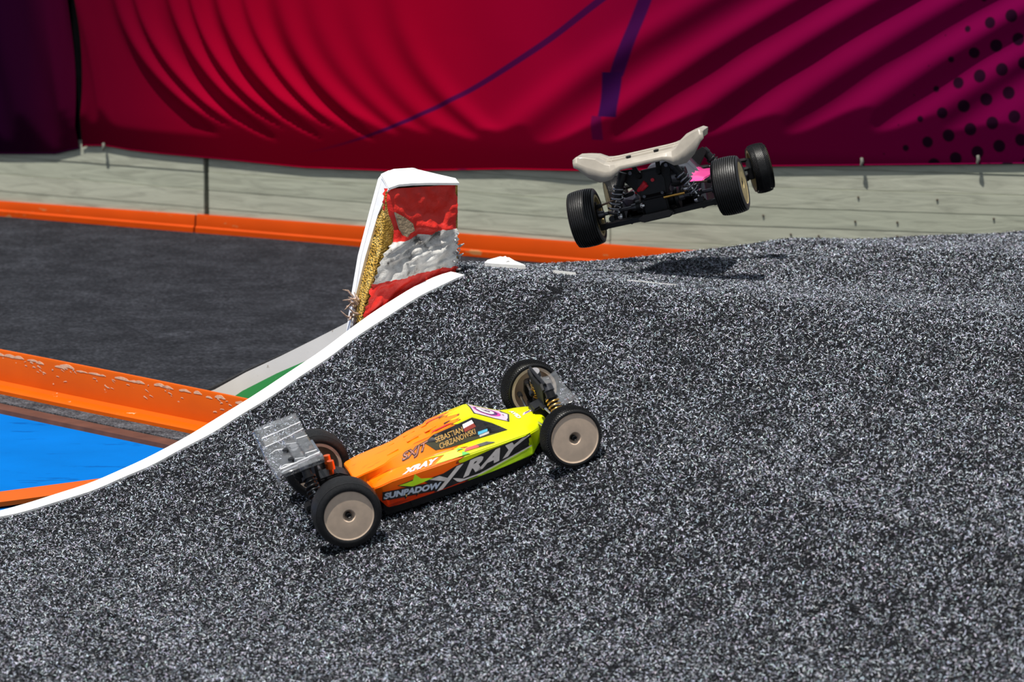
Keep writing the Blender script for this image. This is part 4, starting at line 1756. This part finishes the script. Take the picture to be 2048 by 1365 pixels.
D_BLACK = mat('black_print', (.012, .011, .012), .35, var=.2, vscale=300, coat=.4)
D_SMOKE = mat('smoked_window_print', (.050, .046, .022), .22, var=.25, vscale=60, coat=.6)
D_SILVER = mat('silver_print', (.60, .56, .55), .35, var=.12, vscale=120, coat=.4)
D_BLUEGREY = mat('pale_blue_print', (.45, .52, .64), .35, var=.12, vscale=120, coat=.4)
D_WHITE = mat('white_print', (.86, .85, .88), .35, var=.04, vscale=90, coat=.4)
D_GOLD = mat('gold_print', (.62, .36, .10), .40, var=.15, vscale=120, coat=.3)
D_LIME = mat('lime_print', (.50, .80, .01), .35, var=.1, vscale=90, coat=.5)
D_GREEN = mat('green_print', (.03, .42, .03), .35, var=.1, vscale=90, coat=.5)
D_RED = mat('red_print', (.72, .015, .015), .35, var=.1, vscale=90, coat=.5)
D_MAG = mat('magenta_print', (.70, .05, .42), .35, var=.1, vscale=90, coat=.5)
D_PINKW = mat('pink_white_print', (.78, .58, .76), .35, var=.12, vscale=60, coat=.5)
D_PURP = mat('deep_purple_print', (.09, .015, .14), .35, var=.1, vscale=90, coat=.5)
D_CYAN = mat('cyan_print', (.10, .50, .75), .35, var=.1, vscale=90, coat=.5)
D_BRICK = mat('brick_red_print', (.30, .035, .02), .4, var=.1, vscale=90, coat=.3)
D_BROWN = mat('rose_brown_print', (.50, .20, .15), .4, var=.1, vscale=90, coat=.3)

# large maker's name along the flank
decal_poly('black_panel', [[(-.040, .0300), (-.012, .0300), (.004, .0335), (.050, .0378), (.103, .0392), (.1005, .0215), (.060, .0150), (.030, .0120), (.0, .0122), (-.010, .0118), (-.030, .0112), (-.024, .0170)]], D_BLACK, shell)
decal_poly('green_sill', [[(.024, .0135), (.060, .0190), (.0995, .0235), (.098, .0145), (.060, .0120), (.030, .0112)]], D_LIME, shell, off=.0010)
decal_poly('sill_line', [[(.000, .0150), (.030, .0150), (.099, .0255), (.099, .0240), (.032, .0135), (.004, .0130)]], D_SILVER, shell, off=.0014)
decal_poly('lettering', [
    [(-.0265, .0118), (-.0190, .0118), (.0145, .0335), (.0055, .0330)],               # long stroke of the X
    [(-.0310, .0285), (-.0180, .0290), (-.0085, .0225), (-.0125, .0200)],
    [(-.0035, .0205), (.0010, .0190), (.0095, .0150), (.0005, .0148)]], D_SILVER, shell, off=.0014)
decal_text('lettering', 'RAY', D_SILVER, shell, quad_map((.0085, .0165), (.0870, .0245), (.0155, .0340), (.1020, .0385)), shear=.25, bold=.05, spacing=.97, off=.0014)
# battery sponsor
decal_poly('black_panel', [[(-.0915, .0225), (-.0205, .0118), (-.0150, .0220), (-.0885, .0335)]], D_BLACK, shell, off=.0008)
decal_text('lettering', 'SUNPADOW', D_BLUEGREY, shell, quad_map((-.0895, .0245), (-.0220, .0140), (-.0870, .0318), (-.0175, .0212)), shear=.05, bold=.055, off=.0014)
decal_poly('spike', [[(-.0660, .0216), (-.0600, .0207), (-.0655, .0150)], [(-.0510, .0192), (-.0455, .0185), (-.0520, .0140)]], D_BLACK, shell, off=.0008)
decal_poly('spike', [[(-.0640, .0214), (-.0608, .0210), (-.0635, .0178)], [(-.0492, .0190), (-.0465, .0187), (-.0490, .0165)]], D_GOLD, shell, off=.0012)
decal_poly('lime_star', [[(-.0680, .0345), (-.0500, .0345), (-.0455, .0415), (-.0400, .0335), (-.0250, .0290), (-.0400, .0280), (-.0520, .0275)]], D_LIME, shell, off=.0006)
decal_poly('spike', [[(-.0700, .0350), (-.0500, .0355), (-.0460, .0345), (-.0520, .0268), (-.0600, .0290)]], D_BLACK, shell, off=.0003)
# smoked side window with the driver's name and flag
decal_poly('side_window', [[(-.0200, .0640), (-.0105, .0535), (.0080, .0512), (.0400, .0500), (.0800, .0470), (.0640, .0585), (.0440, .0718), (.0280, .0705), (-.0050, .0680)]], D_SMOKE, shell, off=.0006)
decal_poly('window_rim', [[(-.0200, .0640), (-.0050, .0680), (.0280, .0705), (.0440, .0718), (.0640, .0585), (.0800, .0470), (.0645, .0600), (.0445, .0732), (.0280, .0719), (-.0060, .0694)]], D_BLACK, shell, off=.0009)
decal_text('lettering', 'SEBASTIAN', D_GOLD, shell, quad_map((-.0070, .0605), (.0285, .0618), (-.0060, .0662), (.0290, .0676)), bold=.01, off=.0011)
decal_text('lettering', 'CHRZANOWSKI', D_GOLD, shell, quad_map((-.0050, .0528), (.0420, .0555), (-.0040, .0588), (.0425, .0612)), bold=.01, off=.0011)
decal_poly('flag', [[(.0300, .0650), (.0440, .0668), (.0430, .0708), (.0305, .0695)]], D_WHITE, shell, off=.0011)
decal_poly('flag', [[(.0300, .0610), (.0450, .0625), (.0440, .0668), (.0300, .0650)]], D_BRICK, shell, off=.0011)
decal_poly('cyan_label', [[(.0440, .0535), (.0560, .0535), (.0570, .0560), (.0450, .0568)]], D_CYAN, shell, off=.0011)
decal_poly('pale_label', [[(.0450, .0508), (.0570, .0508), (.0575, .0530), (.0450, .0530)]], D_SILVER, shell, off=.0011)
# team letters behind the window
decal_text('lettering', 'SXJT', D_BLACK, shell, quad_map((-.0545, .0508), (-.0220, .0540), (-.0490, .0608), (-.0140, .0662)), bold=.06, shear=.1, off=.0007)
decal_text('lettering', 'SXJT', D_BROWN, shell, quad_map((-.0530, .0520), (-.0228, .0548), (-.0480, .0600), (-.0150, .0652)), bold=.0, shear=.1, off=.0011)
# artwork seen from above: pod tops, bonnet, windscreen
decal_text('lettering', 'XRAY', D_WHITE, shell, quad_map((-.0600, -.0575), (-.0150, -.0560), (-.0560, -.0500), (-.0110, -.0490)), 'top', shear=.3, bold=.05)
decal_poly('lime_flash', [[(-.018, -.0570), (.020, -.0575), (.012, -.0500), (-.002, -.0480)], [(-.030, -.0455), (.018, -.0465), (.012, -.0500), (-.010, -.0480)]], D_LIME, shell, 'top', .0008)
decal_poly('green_flash', [[(.016, -.0575), (.026, -.0578), (.018, -.0520)], [(.012, -.0480), (.022, -.0495), (.015, -.0462)]], D_GREEN, shell, 'top', .0010)
decal_poly('red_flash', [[(.020, -.0530), (.042, -.0535), (.036, -.0490), (.024, -.0490)], [(-.002, -.0262), (.022, -.0255), (.014, -.0225), (-.010, -.0235)], [(-.008, .006), (.016, .009), (.018, .012), (-.006, .010)]], D_RED, shell, 'top', .0008)
decal_poly('black_flash', [[(.036, -.0535), (.060, -.0535), (.050, -.0490), (.034, -.0490)], [(.010, -.020), (.022, -.017), (.012, -.0165)], [(.008, .0), (.020, .003), (.010, .004)]], D_BLACK, shell, 'top', .0008)
decal_poly('windscreen', [[(.0500, -.0190), (.0500, .0190), (.0845, .0225), (.0905, .0020), (.0850, -.0235)]], D_PINKW, shell, 'top', .0006)
decal_poly('windscreen_rim', [[(.0485, -.0205), (.0485, .0205), (.0860, .0245), (.0925, .0020), (.0868, -.0250)]], D_BLACK, shell, 'top', .0004)


def ring_poly(cx, cy, rx, ry, n=18, rot=0.0):
    return [(cx + rx * math.cos(2 * math.pi * k / n + rot), cy + ry * math.sin(2 * math.pi * k / n + rot)) for k in range(n)]


decal_poly('number_disc', [ring_poly(.0670, 0.001, .0150, .0160)], D_MAG, shell, 'top', .0008)
decal_poly('number_disc', [ring_poly(.0660, 0.001, .0125, .0138)], D_PURP, shell, 'top', .0010)
decal_poly('number_disc', [ring_poly(.0650, 0.001, .0098, .0108)], D_WHITE, shell, 'top', .0012)
decal_text('lettering', '9', D_PURP, shell, quad_map((.0600, .0045), (.0600, -.0035), (.0705, .0045), (.0705, -.0035)), 'top', off=.0015, bold=.02)
decal_text('lettering', 'AVID', D_WHITE, shell, quad_map((.0945, .0150), (.0985, -.0200), (.0995, .0150), (.1035, -.0190)), 'top', off=.0008, bold=.04)
decal_poly('bonnet_label', [[(.1060, -.0120), (.1210, -.0010), (.1215, .0030), (.1090, -.0040)]], D_PINKW, shell, 'top', .0006)
decal_poly('bonnet_label', [[(.1095, -.0080), (.1170, -.0025), (.1180, .0005), (.1110, -.0045)]], D_PURP, shell, 'top', .0009)
# louvre slots on the engine cover (raised lips)
for (x, y) in ((-.030, -.012), (-.030, .010), (-.058, -.014), (-.058, .012), (-.006, -.012), (-.006, .010)):
    hit = BODY_BVH.ray_cast(Vector((x, y, .3)), Vector((0, 0, -1)))[0]
    mb = MB()
    mb.add([(x - .008, y - .0035, hit.z - .001), (x - .008, y + .0035, hit.z - .001), (x + .007, y + .0035, hit.z + .0018), (x + .007, y - .0035, hit.z + .0018),
            (x + .0075, y + .0035, hit.z - .0010), (x + .0075, y - .0035, hit.z - .0010)],
           [(0, 3, 2, 1), (3, 5, 4, 2), (0, 1, 2, 4, 5, 3)][:2] + [(0, 5, 3), (1, 2, 4)])
    mb.build('louvre', shell.data.materials[0], shell)

wing = make_wing('wing', M_CLEAR, car, -.0150, .85, 1.07)
wing['label'] = 'clear plastic rear wing'
M_CREASE_GLINT = clear_plastic('crease_glint_plastic', (.95, .96, .98), .25, 1.5)  # pale tubes added as the bright highlights on the wing's bends
for y in (-.0668, -.0556, -.0320, .0320, .0556, .0668):
    k = min(range(len(wing.data.vertices)), key=lambda q: abs(wing.data.vertices[q].co.y - y) + abs(wing.data.vertices[q].co.x + .146))
    yy = wing.data.vertices[k].co.y
    row = sorted([v.co.copy() for v in wing.data.vertices if abs(v.co.y - yy) < 1e-5], key=lambda c_: -c_.x)[:8]
    mb = MB()
    mb.tube([c_ + Vector((0, 0, .0006)) for c_ in row], .0009 if abs(y) > .05 else .0006, 6)
    mb.build('crease_glint', M_CREASE_GLINT, wing, smooth=60)
for s in (-1, 1):
    mb = MB()
    mb.lathe([(0, 0), (0, .0058), (.0012, .0052), (.0018, 0)], 18)
    o = mb.build('wing_button', M_BLACK, wing, smooth=40)
    o.rotation_euler = (math.pi / 2, 0, 0)
    o.location = (-.176, s * .020, .0975)
# clear front wing above the nose
mb = MB()
ys = [-.062, -.045, -.022, 0, .022, .045, .062]
zz_ = [.061, .058, .0545, .0535, .0545, .058, .061]
vs_ = []
for y, z in zip(ys, zz_):
    for (x, dz) in ((.138, .004), (.150, .001), (.160, .0), (.171, .0035)):
        vs_.append((x, y, z + dz))
fs = [(j * 4 + i, j * 4 + i + 1, j * 4 + 5 + i, j * 4 + 4 + i) for j in range(6) for i in range(3)]
mb.add(vs_, fs)
fw = mb.build('front_wing', M_CLEAR, car, smooth=20)
sm = fw.modifiers.new('thickness', 'SOLIDIFY')
sm.thickness = .0008
fw['label'] = 'clear plastic front wing'
mb = MB()
mb.box((.150, 0, .0515), (.016, .030, .004))
mb.build('front_wing_mount', M_BLACK, car, bevel=.001)
# orange anodised nuts and a steel cross bar on the rear tower
for y in (-.012, .012):
    mb = MB()
    mb.tube([(-.136, y, .058), (-.135, y, .0660), (-.134, y, .0662), (-.133, y, .0765)], [.0030, .0030, .0046, .0042], 10)
    mb.build('orange_nut', M_ORANGE_ALU, car, smooth=40)
mb = MB()
mb.bar((-.143, -.036, .0905), (-.143, .036, .0905), .0035, .0065)
mb.build('tower_brace', M_ALU, car, bevel=.0006)
mb = MB()
mb.tube([(.139, -.040, .086), (.139, .040, .086)], .0020, 8)
mb.build('front_brace', M_BLACK, car, smooth=40)

# ------------------------------------------------------------------ dark buggy in mid-jump
car2 = empty('radio_controlled_buggy')
tag(car2, 'black radio controlled buggy with pale wing flying above the ramp', 'toy car', 'racing buggies')
place(car2, [[0.18727, -0.95393, -0.23441], [0.98211, 0.17706, 0.06406], [-0.01960, -0.24222, 0.97002]], (0.23976, 6.02216, 0.28169))
running_gear(car2, False)
wheel(car2, (-.141, .104, .041), .0408, .039, 1, 'ribs', M_DISH_Y, 11)
wheel(car2, (-.141, -.104, .041), .0408, .039, -1, 'ribs', M_DISH_Y, 11)
wheel(car2, (.141, -.108, .0375), .0366, .027, -1, 'knurl', M_DISH_Y, 1, math.radians(16))
wheel(car2, (.141, .108, .0375), .0366, .027, 1, 'knurl', M_DISH_Y, 1, math.radians(16))
m = mat('black_pink_livery', (.02, .02, .03), .3, coat=.5)
g = N(m)
tc = g.new('ShaderNodeTexCoord')
sp = g.new('ShaderNodeSeparateXYZ')
g.link(tc.outputs['Object'], sp.inputs[0])
nz = g.new('ShaderNodeTexNoise', i_Scale=30.0, i_Detail=2.0)
g.link(tc.outputs['Object'], nz.inputs['Vector'])
ed = g.math('ADD', sp.outputs['Y'], g.math('MULTIPLY', g.math('SUBTRACT', nz.outputs['Fac'], .5), .02))
pk = g.math('MULTIPLY', g.math('LESS_THAN', ed, -.040), g.math('GREATER_THAN', sp.outputs['Z'], .041))
g.link(g.mix(pk, (.012, .010, .018), (.92, .05, .33)), g.b.inputs['Base Color'])
shell2 = body_mesh().build('body_shell', m, car2, bevel=.0016)
smooth_by_angle(shell2.data, 40)
shell2['label'] = 'black body shell with fluorescent pink side'
shell2.location = (0, 0, .012)
wing2 = make_wing('wing', M_WINGW, car2)
wing2['label'] = 'dusty pale rear wing with raised ends'
for s in (-1, 1):
    mb = MB()
    mb.lathe([(0, 0), (0, .0050), (.0012, .0045), (.0018, 0)], 16)
    o = mb.build('wing_button', M_BLACK, wing2, smooth=40)
    o.rotation_euler = (math.pi / 2, 0, 0)
    o.location = (-.172, s * .020, .1135)
# red wire sleeves, motor end bell and violet fittings around the gearbox
mb = MB()
mb.tube([(-.150, .026, .061), (-.158, .016, .066), (-.160, .008, .073)], [.0022, .0036, .0034], 8)
mb.tube([(-.150, .022, .060), (-.160, .012, .0655), (-.161, .006, .069)], [.002, .003, .0028], 8)
mb.build('red_wire', M_RED, car2, smooth=60)
mb = MB()
mb.tube([(-.162, -.003, .074), (-.158, -.003, .074)], .0026, 8)
mb.build('red_button', M_RED, car2, smooth=40)
mb = MB()
mb.lathe([(-.010, 0), (-.010, .012), (-.006, .0135), (.010, .0135), (.012, .010), (.012, 0)], 24, (-.150, -.040, .070))
mb.build('motor_end_bell', M_MOTOR, car2, smooth=40)
mb = MB()
mb.lathe([(0, 0), (0, .0060), (.004, .0060), (.006, .004), (.010, .0036), (.010, 0)], 14, (-.158, -.052, .066))
mb.build('violet_fitting', M_PURPLE, car2, smooth=40)
mb = MB()
mb.tube([(-.168, -.014, .047), (-.168, -.044, .047)], .0018, 8)
mb.build('gold_pin', M_GOLD, car2, smooth=40)
mb = MB()
mb.prism([(-.020, .050), (.020, .050), (.022, .074), (.014, .090), (-.014, .090), (-.022, .074)], .016, lambda u, v, w: (-.158 + w, u, v))
mb.build('gearbox_cover', M_BLACK, car2, bevel=.003)
mb = MB()
mb.lathe([(-.004, 0), (-.004, .005), (.004, .005), (.006, .003), (.006, 0)], 14, (-.162, -.036, .088))
mb.build('ball_stud', M_STEEL, car2, smooth=40)
for (y, z) in ((-.047, .052), (.052, .034), (-.058, .034), (.018, .042)):
    mb = MB()
    mb.lathe([(-.003, 0), (-.003, .003), (0, .0042), (.003, .003), (.003, 0)], 12, (-.166, y, z))
    mb.build('ball_stud', M_STEEL, car2, smooth=40)
